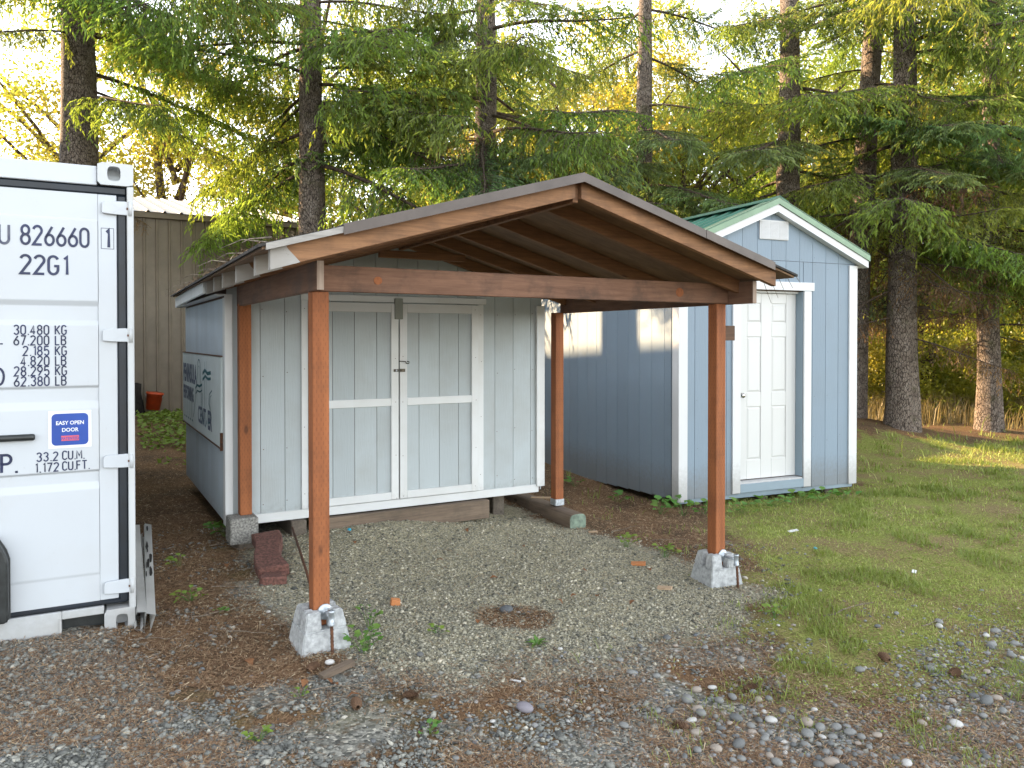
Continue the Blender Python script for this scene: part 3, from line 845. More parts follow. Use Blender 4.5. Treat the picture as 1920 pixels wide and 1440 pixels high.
# ------------------------------------------------------------------ slate blue shed on the right
TH2 = R(23.8733)
blue = tag(empty('garden_shed', (1.7294, 7.9934, 0), TH2), 'slate blue gabled shed with a white six panel door and green metal roof', 'shed')
def build_garden_shed():
    Wd, Lb, ZB = 2.462, 3.66, -.045
    RA = Wd / 2; s = .417
    zt = lambda a: 3.075 - s * abs(a - RA)          # underside of the rake at the wall
    def zbot(b): return ZB - .05 * b
    core = [(.014, ZB + .02), (Wd - .014, ZB + .02), (Wd - .014, zt(Wd) - .01), (RA, zt(RA) - .01), (.014, zt(0) - .01)]
    # the core leaves the door recess open
    for nm, a0, a1 in (('left', .014, .782), ('right', 1.676, Wd - .014)):
        p = [(a0, ZB + .02), (a1, ZB + .02), (a1, zt(a1) - .01), (a0, zt(a0) - .01)]
        prism('wall_core', M['stub'], blue, p, 'y', .0145, .12)
    p = [(.785, 2.16), (1.673, 2.16), (1.673, zt(1.673) - .01), (RA, zt(RA) - .01), (.785, zt(.785) - .01)]
    prism('wall_core', M['stub'], blue, p, 'y', .0145, .12)
    prism('wall_core', M['stub'], blue, core, 'y', .151, Lb - .002)
    g = [.004, .196, .40, .61, .816, 1.02, 1.221, 1.424, 1.622, 1.814, 2.012, 2.205, Wd - .004]
    for a0, a1 in zip(g[:-1], g[1:]):
        b0, b1 = a0 + .0022, a1 - .0022
        # upper sheet (gable)
        p = [(b0, 2.492), (b1, 2.492), (b1, max(2.4925, zt(b1)))]
        if b0 < RA < b1: p.append((RA, zt(RA)))
        p.append((b0, max(2.4925, zt(b0))))
        if zt((b0 + b1) / 2) > 2.5:
            prism('siding_board', M['blue'], blue, p, 'y', 0, .012)
        # lower sheet, cut round the door
        if b1 <= .785 or b0 >= 1.673:
            box('siding_board', M['blue'], blue, b0, b1, 0, .012, ZB, 2.488, .001)
        elif b0 < .785:
            box('siding_board', M['blue'], blue, b0, .778, 0, .012, ZB, 2.488, .001)
            box('siding_board', M['blue'], blue, .785, b1, 0, .012, 2.20, 2.488, .001)
        elif b1 > 1.673:
            box('siding_board', M['blue'], blue, b0, 1.673, 0, .012, 2.20, 2.488, .001)
            box('siding_board', M['blue'], blue, 1.68, b1, 0, .012, ZB, 2.488, .001)
        else:
            box('siding_board', M['blue'], blue, b0, b1, 0, .012, 2.20, 2.488, .001)
    # left wall boards
    gb = [.014, .138, .263] + [.263 + .2385 * k for k in range(1, 15)]
    gb = [x for x in gb if x < Lb - .05] + [Lb]
    for b0, b1 in zip(gb[:-1], gb[1:]):
        if b1 < .2: continue
        mid = (b0 + b1) / 2
        box('siding_board', M['blue'], blue, 0, .012, b0 + .0022, b1 - .0022, zbot(mid), 2.50, .001)
    box('side_wall', M['blue'], blue, Wd - .012, Wd, .014, Lb, ZB, 2.50, .001)
    p = [(0, ZB), (Wd, ZB), (Wd, zt(Wd)), (RA, zt(RA)), (0, zt(0))]
    prism('back_wall', M['blue'], blue, p, 'y', Lb, Lb + .012)
    # corner trims
    box('corner_trim', M['cleanwhite'], blue, -.020, .092, -.020, -.001, ZB - .02, 2.475, .002)
    box('corner_trim', M['cleanwhite'], blue, -.020, -.001, -.0005, .098, ZB - .02, 2.475, .002)
    box('corner_trim', M['cleanwhite'], blue, 2.360, Wd + .020, -.020, -.001, ZB - .005, 2.475, .002)
    box('corner_trim', M['cleanwhite'], blue, Wd + .001, Wd + .020, -.0005, .098, ZB - .005, 2.475, .002)
    # door surround
    box('door_trim', M['cleanwhite'], blue, .678, .783, -.022, -.001, -.03, 2.163, .002)
    box('door_trim', M['cleanwhite'], blue, 1.676, 1.781, -.022, -.001, -.03, 2.163, .002)
    box('door_header', M['cleanwhite'], blue, .64, 1.82, -.026, -.001, 2.166, 2.258, .002)
    box('door_frame', M['bluex'], blue, 1.6662, 1.6728, .0, .118, .085, 2.16, .002)
    box('door_frame', M['bluex'], blue, .7855, .7885, .020, .118, .085, 2.16, .001)
    box('door_frame', M['cleanwhite'], blue, .792, 1.664, .060, .118, 2.137, 2.159, .002)
    box('threshold', M['cleanwhite'], blue, .7855, 1.6735, -.004, .118, .050, .078, .002)
    box('sill_board', M['bluex'], blue, .784, 1.675, -.022, -.003, -.028, .062, .002)
    # six panel door
    d = tag(empty('door')); d.parent = blue; d.location = (.792, .100, .088)
    w, h = .872, 2.045
    box('slab', M['door'], d, 0, w, .008, .045, 0, h, .002)
    xs = [(0, .145), (.352, .50), (.70, w)]
    cols = ((.180, .368), (.527, .728))
    rows = ((.215, .79), (.955, 1.56), (1.725, 1.93))
    box('stile', M['door'], d, 0, .176, -.002, .0075, 0, h, .003)
    box('stile', M['door'], d, .372, .523, -.002, .0075, 0, h, .003)
    box('stile', M['door'], d, .732, w, -.002, .0075, 0, h, .003)
    for c0, c1 in ((.1765, .3715), (.5235, .7315)):
        for z0, z1 in ((0, .21), (.795, .95), (1.565, 1.72), (1.935, h)):
            box('rail', M['door'], d, c0, c1, -.0018, .0073, z0, z1, .003)
    for c0, c1 in cols:
        for z0, z1 in rows:
            bm = bmesh.new()
            q = .022
            o = [(c0 + .004, .0075, z0 + .004), (c1 - .004, .0075, z0 + .004), (c1 - .004, .0075, z1 - .004), (c0 + .004, .0075, z1 - .004)]
            i = [(c0 + q, -.0005, z0 + q), (c1 - q, -.0005, z0 + q), (c1 - q, -.0005, z1 - q), (c0 + q, -.0005, z1 - q)]
            vo = [bm.verts.new(p) for p in o]; vi = [bm.verts.new(p) for p in i]
            bm.faces.new(vi)
            for k in range(4):
                bm.faces.new((vo[k], vo[(k + 1) % 4], vi[(k + 1) % 4], vi[k]))
            bmesh.ops.recalc_face_normals(bm, faces=bm.faces[:])
            me = bpy.data.meshes.new('raised_panel'); bm.to_mesh(me); bm.free(); me.materials.append(M['door'])
            obj('raised_panel', me, d)
    # knob
    prof = [(0, .030), (-.004, .031), (-.008, .014), (-.030, .012), (-.036, .024), (-.05, .029), (-.062, .024), (-.067, .010), (-.068, .001)]
    V, q = tube_np([(0.082, p[0] - .002, .955 - .03) for p in prof], [p[1] for p in prof], 14)
    kn = obj('knob', np_mesh('knob', V, [q], M['nickel'], smooth=True), d)
    # gable vent
    v = box('gable_vent', M['cleanwhite'], blue, 1.04, 1.445, -.018, -.001, 2.715, 2.925, .003)
    for k in range(15):
        for c in range(3):
            box('louvre', M['cleanwhite'], v, -.188 + c * .13, -.072 + c * .13, -.0135, -.0095, -.094 + k * .0126, -.087 + k * .0126, 0, (R(-30), 0, 0))
    # rake boards, roof sheets, green trim
    RB0, RB1 = -.09, Lb + .1
    tipL, tipR = -.14, Wd + .115
    rz = lambda a: 3.145 - s * abs(a - RA)
    for side, tip in ((-1, tipL), (1, tipR)):
        a = [(tip, rz(tip) - .135), (RA, rz(RA) - .135), (RA, rz(RA) - .055), (tip, rz(tip) - .055)]
        prism('rake_board', M['cleanwhite'], blue, a, 'y', RB0, RB0 + .085)
        a = [(tip - side * -.012, rz(tip) - .060), (RA, rz(RA) - .052), (RA, rz(RA) + .012), (tip - side * -.012, rz(tip) + .004)]
        prism('rake_trim', M['greentrim'], blue, a, 'y', RB0 - .016, RB0 - .002)
        t = [(tip, rz(tip) + .018), (RA, rz(RA) + .018), (RA, rz(RA) + .024), (tip, rz(tip) + .024)]
        prism('rake_trim', M['greentrim'], blue, t, 'y', RB0 - .016, RB0 + .12)
        # ribbed sheets, one panel per rib spacing
        nr = 16
        wdt = (RB1 - RB0 - .02) / nr
        for k in range(nr):
            b0 = RB0 + .01 + k * wdt
            prof = [(0, 0), (.62, 0), (.70, .024), (.88, .024), (.96, 0), (1.0, 0)]
            bm = bmesh.new()
            rows_ = []
            for (u, hh) in prof:
                y = b0 + u * wdt
                rows_.append([bm.verts.new((tip, y, rz(tip) - .02 + hh)), bm.verts.new((RA, y, rz(RA) - .02 + hh)),
                              bm.verts.new((tip, y, rz(tip) - .028 + hh)), bm.verts.new((RA, y, rz(RA) - .028 + hh))])
            for r0, r1 in zip(rows_[:-1], rows_[1:]):
                bm.faces.new((r0[0], r0[1], r1[1], r1[0])); bm.faces.new((r0[2], r1[2], r1[3], r0[3]))
                bm.faces.new((r0[0], r1[0], r1[2], r0[2]))
            bmesh.ops.recalc_face_normals(bm, faces=bm.faces[:])
            me = bpy.data.meshes.new('roof_sheet'); bm.to_mesh(me); bm.free(); me.materials.append(M['green'])
            obj('roof_sheet', me, blue)
        a = [(tip + side * .002, rz(tip) - .13), (tip - side * .018, rz(tip) - .13), (tip - side * .018, rz(tip) - .03), (tip + side * .002, rz(tip) - .03)]
        prism('eave_board', M['cleanwhite'], blue, a, 'y', RB0 + .087, RB1 - .02)
        sf = [(tip - side * .02, rz(tip) - .125), (0 if side < 0 else Wd, rz(tip) - .125), (0 if side < 0 else Wd, rz(tip) - .113), (tip - side * .02, rz(tip) - .113)]
        prism('soffit', M['cleanwhite'], blue, sf, 'y', RB0 + .087, RB1 - .02)
    cap = [(RA - .13, rz(RA - .13) + .026), (RA, rz(RA) + .030), (RA + .13, rz(RA + .13) + .026), (RA + .13, rz(RA + .13) + .031), (RA, rz(RA) + .036), (RA - .13, rz(RA - .13) + .031)]
    prism('ridge_cap', M['green'], blue, cap, 'y', RB0 - .018, RB1)
    # skids
    for a in (.25, 1.15, 2.1):
        box('skid', M['oldwoody'], blue, a, a + .1, .08, Lb - .05, -.30, ZB - .012 - .05, .004)
    box('floor_rim', M['bluex'], blue, .01, Wd - .01, .016, .05, ZB - .045, ZB + .018, .002)
    box('floor', M['oldwoody'], blue, .014, Wd - .014, .052, .150, ZB - .04, ZB + .015, .0)
build_garden_shed()
nails(blue, M['darkmetal'], [(a + .03, -.0012, z) for a in (.196, .40, .61, 1.814, 2.012, 2.205) for z in (.03, .5, 1.0, 1.5, 2.0, 2.44)] + [(a + .03, -.0012, 2.53) for a in (.40, .61, .816, 1.02, 1.221, 1.424, 1.622, 1.814)], .0035)

# ------------------------------------------------------------------ sign on the old shed's side wall
def build_sign():
    sg = tag(empty('sign_board', (0, 0, 0), TH1), 'weathered pale sign board with navy and teal lettering fixed to the shed side wall', 'sign')
    c, s_ = math.cos(TH1), math.sin(TH1)
    a, b, z = -.094, 3.53, 1.13
    sg.location = (-1.0495 + a * c - b * s_, 4.0683 + a * s_ + b * c, z)
    HB, HZ = 1.235, .355
    box('board', M['signboard'], sg, -.012, .011, -HB, HB, -HZ, HZ, .003)
    for z0 in (-HZ - .012, HZ + .001):
        box('edge_strip', M['stub'], sg, -.016, .011, -HB - .006, HB + .006, z0, z0 + .010, .001)
    box('edge_strip', M['rust'], sg, -.020, .011, -HB - .012, -HB - .002, -HZ - .02, -HZ + .12, .001)
    rot = (R(90), 0, R(-90))
    x = -.0135
    text_obj('lettering', 'PENINSULA', M['signnavy'], sg, (x, 1.17, .075), rot, .245, .80, .010)
    text_obj('lettering', 'PERFORMING', M['signnavy'], sg, (x, 1.17, -.105), rot, .185, .72, .007)
    text_obj('lettering', 'CENT', M['signnavy'], sg, (x, .06, -.262), rot, .21, .92, .005)
    text_obj('lettering', 'ER', M['signnavy'], sg, (x, -.55, -.268), rot, .22, .95, .008)
    # outlined script word and faded figures
    def line(pts, w, m):
        V, F = ribbon(pts, w)
        V3 = np.column_stack([np.full(len(V), x - .001), -V[:, 0], V[:, 1]])
        obj('outline', np_mesh('outline', V3, [F[:, ::-1]], m), sg)
    # script capital: loop, stem and crossbar; u runs toward the front of the shed (right in the picture)
    A_ = arc(.02, .21, .10, .10, 200, -20, 10)
    line([(-.38, -.25), (-.33, -.21), (-.24, -.05), (-.12, .13)] + A_ + [(.18, .02), (.2, -.18), (.24, -.25)], .012, M['signteal'])
    line([(-.30, -.20), (-.17, -.04), (-.06, .14)] + arc(.02, .20, .055, .05, 190, 0, 8) + [(.10, .0), (.12, -.2)], .008, M['signfaded'])
    line([(-.22, .035), (-.10, .07), (.05, .065), (.22, .09)], .022, M['signteal'])
    line([(-.20, -.015), (-.08, .02), (.08, .015), (.22, .04)], .014, M['signteal'])
    line([(.25, .02), (.22, -.14), (.26, -.26), (.34, -.22)], .010, M['signteal'])
    line([(.40, .30), (.38, .05), (.36, -.18), (.42, -.27), (.52, -.2)], .010, M['signteal'])
    line([(.50, .31), (.48, .05), (.45, -.15), (.5, -.24), (.56, -.12)], .008, M['signfaded'])
    line([(.26, .19), (.40, .225), (.55, .20), (.74, .215)], .030, M['signteal'])
    line([(.26, .135), (.42, .175), (.58, .155), (.74, .165)], .024, M['signteal'])
    line([(.80, .07), (.66, .03), (.62, -.05), (.70, -.10), (.68, -.21), (.56, -.22)], .012, M['signteal'])
    line([(.78, .03), (.69, .005), (.66, -.05), (.74, -.10), (.72, -.2)], .008, M['signfaded'])
    for k in range(5):
        u = -1.12 + .15 * k
        line([(u, -.10), (u + .01, -.2), (u - .005, -.27)], .012, M['signfaded'])
        line([(u + .04, -.285), (u + .11, -.295)], .016, M['signteal'])
build_sign()

# ------------------------------------------------------------------ white shipping container
TH3 = R(28.0)
cont = tag(empty('shipping_container', (-2.1135, 4.33, 0), TH3), 'white shipping container with navy door seal and navy numbers at the left edge', 'container')
def build_container():
    Wc, Lc, H = 2.438, 6.058, 2.591
    # doors sit at y ~ .03; corner posts and header proud of them
    m = M['cwhite']; m2 = M['cwhite2']
    body = box('body', m2, cont, -Wc + .02, -.012, .12, Lc - .02, .13, H - .012, .004)
    # corrugation of the long side
    for k in range(20):
        y0 = .25 + k * .285
        box('corrugation', m2, body, Wc / 2 - .02 - .002, Wc / 2 - .004, y0 - Lc / 2 - .05, y0 - Lc / 2 + .09, -1.13, 1.05, .006)
    for sx in (0, -Wc + .11):
        box('corner_post', m2, cont, -.034 + sx if sx == 0 else sx - .11 + .0, sx if sx == 0 else sx - .076, .0, .14, .118, 2.473, .004)
    hd = box('header', m, cont, -Wc + .18, -.180, .012, .10, 2.470, 2.574, .004)
    box('sill', m2, cont, -Wc + .18, -.362, .010, .11, -.02, .148, .004)
    box('sill', m2, cont, -.3615, -.158, .010, .11, .104, .148, .004)
    box('sill_pocket', M['black'], cont, -.3615, -.158, .09, .11, -.02, .1035, 0)
    box('pocket_edge', m2, cont, -.374, -.3622, .004, .0095, -.02, .11, .001)
    # castings: top and bottom right with their oval openings
    def casting(x0, x1, z0, z1, hx, hz, rx, rz_, nm):
        bm = bmesh.new()
        out = []; inn = []
        N = 24
        cx, cz = hx, hz
        for k in range(N):
            t = 2 * math.pi * k / N
            ex = abs(math.cos(t)) ** .6 * math.copysign(1, math.cos(t)); ez = abs(math.sin(t)) ** .6 * math.copysign(1, math.sin(t))
            inn.append((cx + rx * ex, cz + rz_ * ez))
            # project to rectangle
            dx, dz = math.cos(t), math.sin(t)
            f = min(((x1 - cx) / dx if dx > 1e-6 else ((x0 - cx) / dx if dx < -1e-6 else 1e9)), ((z1 - cz) / dz if dz > 1e-6 else ((z0 - cz) / dz if dz < -1e-6 else 1e9)))
            out.append((cx + dx * f, cz + dz * f))
        out += []
        vo = [bm.verts.new((p[0], -.004, p[1])) for p in out]; vi = [bm.verts.new((p[0], -.004, p[1])) for p in inn]
        vb = [bm.verts.new((p[0], .10, p[1])) for p in inn]; vk = [bm.verts.new((p[0], .16, p[1])) for p in out]
        for k in range(N):
            j = (k + 1) % N
            bm.faces.new((vo[k], vo[j], vi[j], vi[k]))
            bm.faces.new((vi[k], vi[j], vb[j], vb[k]))
            bm.faces.new((vo[k], vk[k], vk[j], vo[j]))
        bm.faces.new(vb)
        bmesh.ops.recalc_face_normals(bm, faces=bm.faces[:])
        me = bpy.data.meshes.new(nm); bm.to_mesh(me); bm.free(); me.materials.append(m2)
        return obj(nm, me, cont)
    ct = casting(-.178, -.001, 2.474, 2.596, -.097, 2.538, .033, .040, 'corner_casting')
    box('casting_inside', M['cwhite2'], ct, -.129, -.065, .085, .095, 2.502, 2.540, 0)
    casting(-.157, -.004, -.03, .126, -.070, .052, .030, .042, 'corner_casting')
    # door leaf
    d = tag(empty('door')); d.parent = cont
    xl = -1.212
    box('leaf', m, d, xl, -.084, .040, .075, .175, 2.424, .004)
    box('stile', m, d, -.178, -.0845, .028, .0395, .176, 2.4235, .003)
    # pressed panel with horizontal ribs
    prof = [(.176, .030), (.318, .030), (.332, .037), (.760, .037), (.782, .022), (.862, .022), (.893, .037), (1.262, .037), (1.290, .022), (1.345, .022), (1.372, .036), (1.715, .036), (1.735, .022), (1.798, .022), (1.836, .036), (2.272, .036), (2.284, .030), (2.4235, .030)]
    # flat recesses read from the lower edge upward: wide panels stand proud, grooves set back
    def setback(z):
        return z
    bm = bmesh.new()
    prof2 = [(.176, .0305), (.322, .0305), (.334, .0265), (.765, .0265), (.800, .0265), (.838, .0395), (.895, .0395), (.905, .0245), (1.245, .0245), (1.285, .0385), (1.358, .0385), (1.370, .0245), (1.700, .0245), (1.725, .0385), (1.806, .0385), (1.834, .0245), (2.276, .0245), (2.282, .030), (2.4235, .030)]
    ro = []
    for z, y in prof2:
        ro.append((bm.verts.new((xl, y, z)), bm.verts.new((-.1785, y, z))))
    for r0, r1 in zip(ro[:-1], ro[1:]):
        bm.faces.new((r0[0], r0[1], r1[1], r1[0]))
    bmesh.ops.recalc_face_normals(bm, faces=bm.faces[:])
    me = bpy.data.meshes.new('pressed_panel'); bm.to_mesh(me); bm.free(); me.materials.append(m)
    pp = obj('pressed_panel', me, d)
    md = pp.modifiers.new('b', 'BEVEL'); md.width = .008; md.segments = 2; md.limit_method = 'ANGLE'; md.angle_limit = R(8)
    obj_left = box('door_leaf', m, cont, -Wc + .05, xl - .012, .030, .075, .175, 2.424, .004)
    # seals
    def seal(x0, x1, z0, z1, nm='seal'):
        box(nm, M['gasket'], cont, x0, x1, .022, .060, z0, z1, .008)
    seal(-.0835, -.0345, .150, 2.424)
    seal(-Wc + .05, -.0345, 2.4245, 2.4695)
    seal(-Wc + .05, -.0345, .149, .1745)
    # hinges
    for zc in (2.350, 1.645, .944, .243):
        p = [(-.158, zc - .030), (-.158, zc + .026), (-.145, zc + .036), (-.045, zc + .040), (-.012, zc + .036), (-.012, zc - .036), (-.06, zc - .036), (-.120, zc - .034)]
        h = prism('hinge', m, cont, p, 'y', .004, .018, bev=.003)
        tube_obj('hinge_pin', m2, h, [(-.018, .004, zc - .040), (-.018, .004, zc + .040)], .011, 10)
        V, F = ribbon([(-.105, zc + .024), (-.03, zc - .024)], .006); V2, F2 = ribbon([(-.105, zc - .024), (-.03, zc + .024)], .006)
        VV = np.concatenate([np.column_stack([V[:, 0], np.full(4, .0030), V[:, 1]]), np.column_stack([V2[:, 0], np.full(4, .0026), V2[:, 1]])])
        obj('hinge_rib', np_mesh('hinge_rib', VV, [np.concatenate([F, F2 + 4])], m), h)
        box('rust_spot', M['rust'], h, -.036, -.028, -.0008, .0035, zc - .006, zc + .006, 0)
    # locking handle bar
    tube_obj('handle', M['black'], d, [(-1.0, .0, 1.105), (-.485, .0, 1.104), (-.478, .0, 1.104)], [.018, .018, .013], 10)
    box('handle_bracket', m, d, -.80, -.75, .0, .024, 1.08, 1.13, .003)
    # numbers and text
    Y = .0222
    lettering('lettering', '826660', M['ink'], d, -.535, 2.130, .098, Y, .85, .14, .20)
    lettering('lettering', 'U', M['wornink'], d, -.632, 2.127, .098, Y, .94, .135, .215)
    lettering('lettering', '22G1', M['ink'], d, -.538, 1.974, .096, Y, .98, .14, .215)
    lettering('lettering', '1', M['ink'], d, -.142, 2.133, .095, .0268, .8, .20, .2)
    for bx in ((-.162, -.098, 2.237, 2.2395), (-.162, -.098, 2.1235, 2.126), (-.162, -.1595, 2.1262, 2.2368), (-.1005, -.098, 2.1262, 2.2368)):
        box('frame_line', M['ink'], d, bx[0], bx[1], .0268, .0279, bx[2], bx[3], 0)
    rows = [('30,480', 'KG', 1.650), ('67,200', 'LB', 1.594), ('2,185', 'KG', 1.538), ('4,820', 'LB', 1.484), ('28,295', 'KG', 1.430), ('62,380', 'LB', 1.376)]
    for t, u, z in rows:
        # split between the groove levels: the text band stands on the raised panel
        lettering('lettering', t.replace(',', '.'), M['ink'], d, -.413, z, .048, Y, .92, .15, .24, right=True)
        lettering('lettering', u, M['ink'], d, -.382, z, .048, Y, .92, .15, .22)
    lettering('lettering', '.', M['ink'], d, -.632, 1.600, .060, Y, 1.6, .3)
    lettering('lettering', 'D', M['ink'], d, -.652, 1.385, .085, Y, .9, .14)
    lettering('lettering', 'P.', M['ink'], d, -.630, .922, .092, Y, 1.0, .15)
    lettering('lettering', '33.2', M['ink'], d, -.375, .970, .045, Y, .98, .15, .25, right=True)
    lettering('lettering', 'CU.M.', M['ink'], d, -.352, .972, .045, Y, .95, .15, .2)
    lettering('lettering', '1.172', M['ink'], d, -.372, .912, .045, Y, .98, .15, .25, right=True)
    lettering('lettering', 'CU.FT.', M['ink'], d, -.352, .914, .045, Y, .95, .15, .2)
    # sticker
    st = box('sticker', M['stickerwhite'], d, -.418, -.214, .0215, .0232, 1.034, 1.236, 0)
    w, h, r = .087, .086, .022
    pts = []
    for cx, cz, a0 in ((w - r, h - r, 0), (-w + r, h - r, 90), (-w + r, -h + r, 180), (w - r, -h + r, 270)):
        pts += arc(cx, cz, r, r, a0, a0 + 90, 5)
    prism('sticker_panel', M['stickerblue'], st, pts, 'y', -.0018, -.0012, (0, 0, 0))
    rx = (R(90), 0, 0)
    text_obj('sticker_text', 'EASY OPEN', M['stickerwhite'], st, (0, -.0024, .026), rx, .0285, .92, .0006, 'CENTER')
    text_obj('sticker_text', 'DOOR', M['stickerwhite'], st, (0, -.0024, -.012), rx, .0285, .92, .0006, 'CENTER')
    box('sticker_badge', M['stickerred'], st, -.042, .042, -.0023, -.0019, -.062, -.034, 0)
    text_obj('sticker_text', 'PATENTED', M['stickerblue'], st, (0, -.0028, -.0565), rx, .0215, .78, .0003, 'CENTER')
    # black moulded cover at the lower left
    p = [(-.99, .152), (-.606, .152), (-.598, .165), (-.598, .47), (-.612, .52), (-.655, .600), (-.99, .640)]
    lb = prism('lock_cover', M['black'], cont, p, 'y', -.075, -.012, bev=.010)
    p2 = [(-.606, .150), (-.592, .162), (-.592, .472), (-.607, .524), (-.652, .606), (-.662, .600), (-.618, .52), (-.604, .47), (-.604, .166), (-.61, .152)]
    prism('cover_rim', M['blackedge'], lb, p2, 'y', -.0115, -.004)
build_container()

# ------------------------------------------------------------------ big metal workshop behind
def build_workshop():
    wk = tag(empty('workshop_building', (0, 0, 0), TH1), 'large brown ribbed metal building standing behind the container and old shed', 'building')
    c, s_ = math.cos(TH1), math.sin(TH1)
    b0 = 12.7
    wk.location = (-1.0495 - b0 * s_, 4.0683 + b0 * c, 0)
    A0, A1, Hh, D = -6.0, 3.4, 4.06, 7.5
    # ribbed wall sheets, one per rib
    w = .2275
    n = int((A1 - A0) / w)
    bm = bmesh.new()
    prof = [(0, 0), (.60, 0), (.66, -.030), (.78, -.030), (.84, 0), (1, 0)]
    rr = []
    for u, y in prof:
        rr.append((bm.verts.new((u * w + .001 * (u == 1) * -1, y, 0)), bm.verts.new((u * w + .001 * (u == 1) * -1, y, Hh))))
    for r0, r1 in zip(rr[:-1], rr[1:]):
        bm.faces.new((r0[0], r1[0], r1[1], r0[1]))
    me = bpy.data.meshes.new('wall_sheet'); bm.to_mesh(me); bm.free(); me.materials.append(M['building'])
    for k in range(n):
        obj('wall_sheet', me, wk, (A0 + k * w, 0, 0))
    AE = A0 + n * w
    box('wall_core', M['stub'], wk, A0, AE, .012, D * 2, 0, Hh - .01, 0)
    box('end_wall', M['building'], wk, AE + .001, AE + .03, -.03, D * 2, 0, Hh - .005, 0)
    box('eave_trim', M['building'], wk, A0 - .05, AE + .05, -.10, -.035, Hh - .06, Hh + .05, .004)
    sl = .20
    w2 = .30
    n2 = int((AE - A0 + .2) / w2)
    bm = bmesh.new()
    rr = []
    for u, z in [(0, 0), (.7, 0), (.76, .03), (.88, .03), (.94, 0), (1, 0)]:
        rr.append((bm.verts.new((u * w2, 0, z)), bm.verts.new((u * w2, D, z + D * sl))))
    for r0, r1 in zip(rr[:-1], rr[1:]):
        bm.faces.new((r0[0], r1[0], r1[1], r0[1]))
    me = bpy.data.meshes.new('roof_sheet'); bm.to_mesh(me); bm.free(); me.materials.append(M['bright_roof'])
    for k in range(n2):
        obj('roof_sheet', me, wk, (A0 - .1 + k * w2, -.12, Hh + .055))
    prism('roof_core', M['stub'], wk, [(-.1, Hh + .02), (D, Hh + .02 + D * sl), (2 * D, Hh + .02)], 'x', A0, AE)
build_workshop()

# unseen tall building, added and sized to throw shade over the yard
def build_shade_building():
    wh = tag(empty('shade_building', (0, 0, 0), TH1), 'unseen tall metal building added left of the container to shade the yard', 'building')
    c, s_ = math.cos(TH1), math.sin(TH1)
    a1, bA, bB, Hh = -8.4, -2.0, 31.0, SHADE_H
    wh.location = (-1.0495 + a1 * c, 4.0683 + a1 * s_, 0)
    box('wall', M['building'], wh, -9.0, 0, bA, bB, 0, Hh, .01)
    prism('roof', M['bright_roof'], wh, [(-9.3, Hh + .01), (.25, Hh + .01), (-4.5, Hh + .6)], 'y', bA - .2, bB + .2)
    for k in range(5):
        box('door', M['cwhite2'], wh, .002, .04, bA + 2 + 5 * k, bA + 5 + 5 * k, 0, 3.2, .01)
SHADE_H = 8.8
build_shade_building()

# ------------------------------------------------------------------ small things about the porch
def Lw(a, b, z=None):
    c, s_ = math.cos(TH1), math.sin(TH1)
    x, y = -1.0495 + a * c - b * s_, 4.0683 + a * s_ + b * c
    return (x, y, float(zg(x, y)) if z is None else z)

def jitter_mesh(me, amp, seed=0, freq=14):
    r = random.Random(seed)
    from mathutils import noise as mn
    for v in me.vertices:
        o = Vector((seed * 3.1, seed * 1.7, 0))
        d = mn.noise_vector(v.co * freq + o)
        v.co += d * amp

def build_pier(nm, loc, rotz, label, top_rot=0):
    """deck pier: tapered block whose top is cut by a cross of two slots, leaving four corner lobes"""
    p = tag(empty(nm, loc, rotz), label, 'pier', 'concrete piers under the front posts')
    bm = bmesh.new()
    def frus(x0, x1, y0, y1, z0, X0, X1, Y0, Y1, z1):
        lo = [bm.verts.new(q) for q in ((x0, y0, z0), (x1, y0, z0), (x1, y1, z0), (x0, y1, z0))]
        hi = [bm.verts.new(q) for q in ((X0, Y0, z1), (X1, Y0, z1), (X1, Y1, z1), (X0, Y1, z1))]
        bm.faces.new(lo[::-1]); bm.faces.new(hi)
        for k in range(4):
            bm.faces.new((lo[k], lo[(k + 1) % 4], hi[(k + 1) % 4], hi[k]))
    B, Tm, T = .142, .114, .094
    frus(-B, B, -B, B, -.05, -Tm, Tm, -Tm, Tm, .112)
    s, pk = .021, .047
    for sx in (-1, 1):
        for sy in (-1, 1):
            def L_(o): return [(pk, s), (o, s), (o, o), (s, o), (s, pk), (pk, pk)]
            lo = [bm.verts.new((sx * p[0], sy * p[1], .1123)) for p in L_(Tm)]
            hi = [bm.verts.new((sx * p[0], sy * p[1], .205)) for p in L_(T)]
            bm.faces.new(lo); bm.faces.new(hi)
            for k in range(6):
                bm.faces.new((lo[k], lo[(k + 1) % 6], hi[(k + 1) % 6], hi[k]))
    bmesh.ops.recalc_face_normals(bm, faces=bm.faces[:])
    bmesh.ops.bevel(bm, geom=bm.edges[:], offset=.006, segments=2, affect='EDGES')
    me = bpy.data.meshes.new('pier_block'); bm.to_mesh(me); bm.free(); me.materials.append(M['concrete'])
    jitter_mesh(me, .004, int(loc[0] * 10) % 7 + 1, 22)
    obj('block', me, p)
    return p

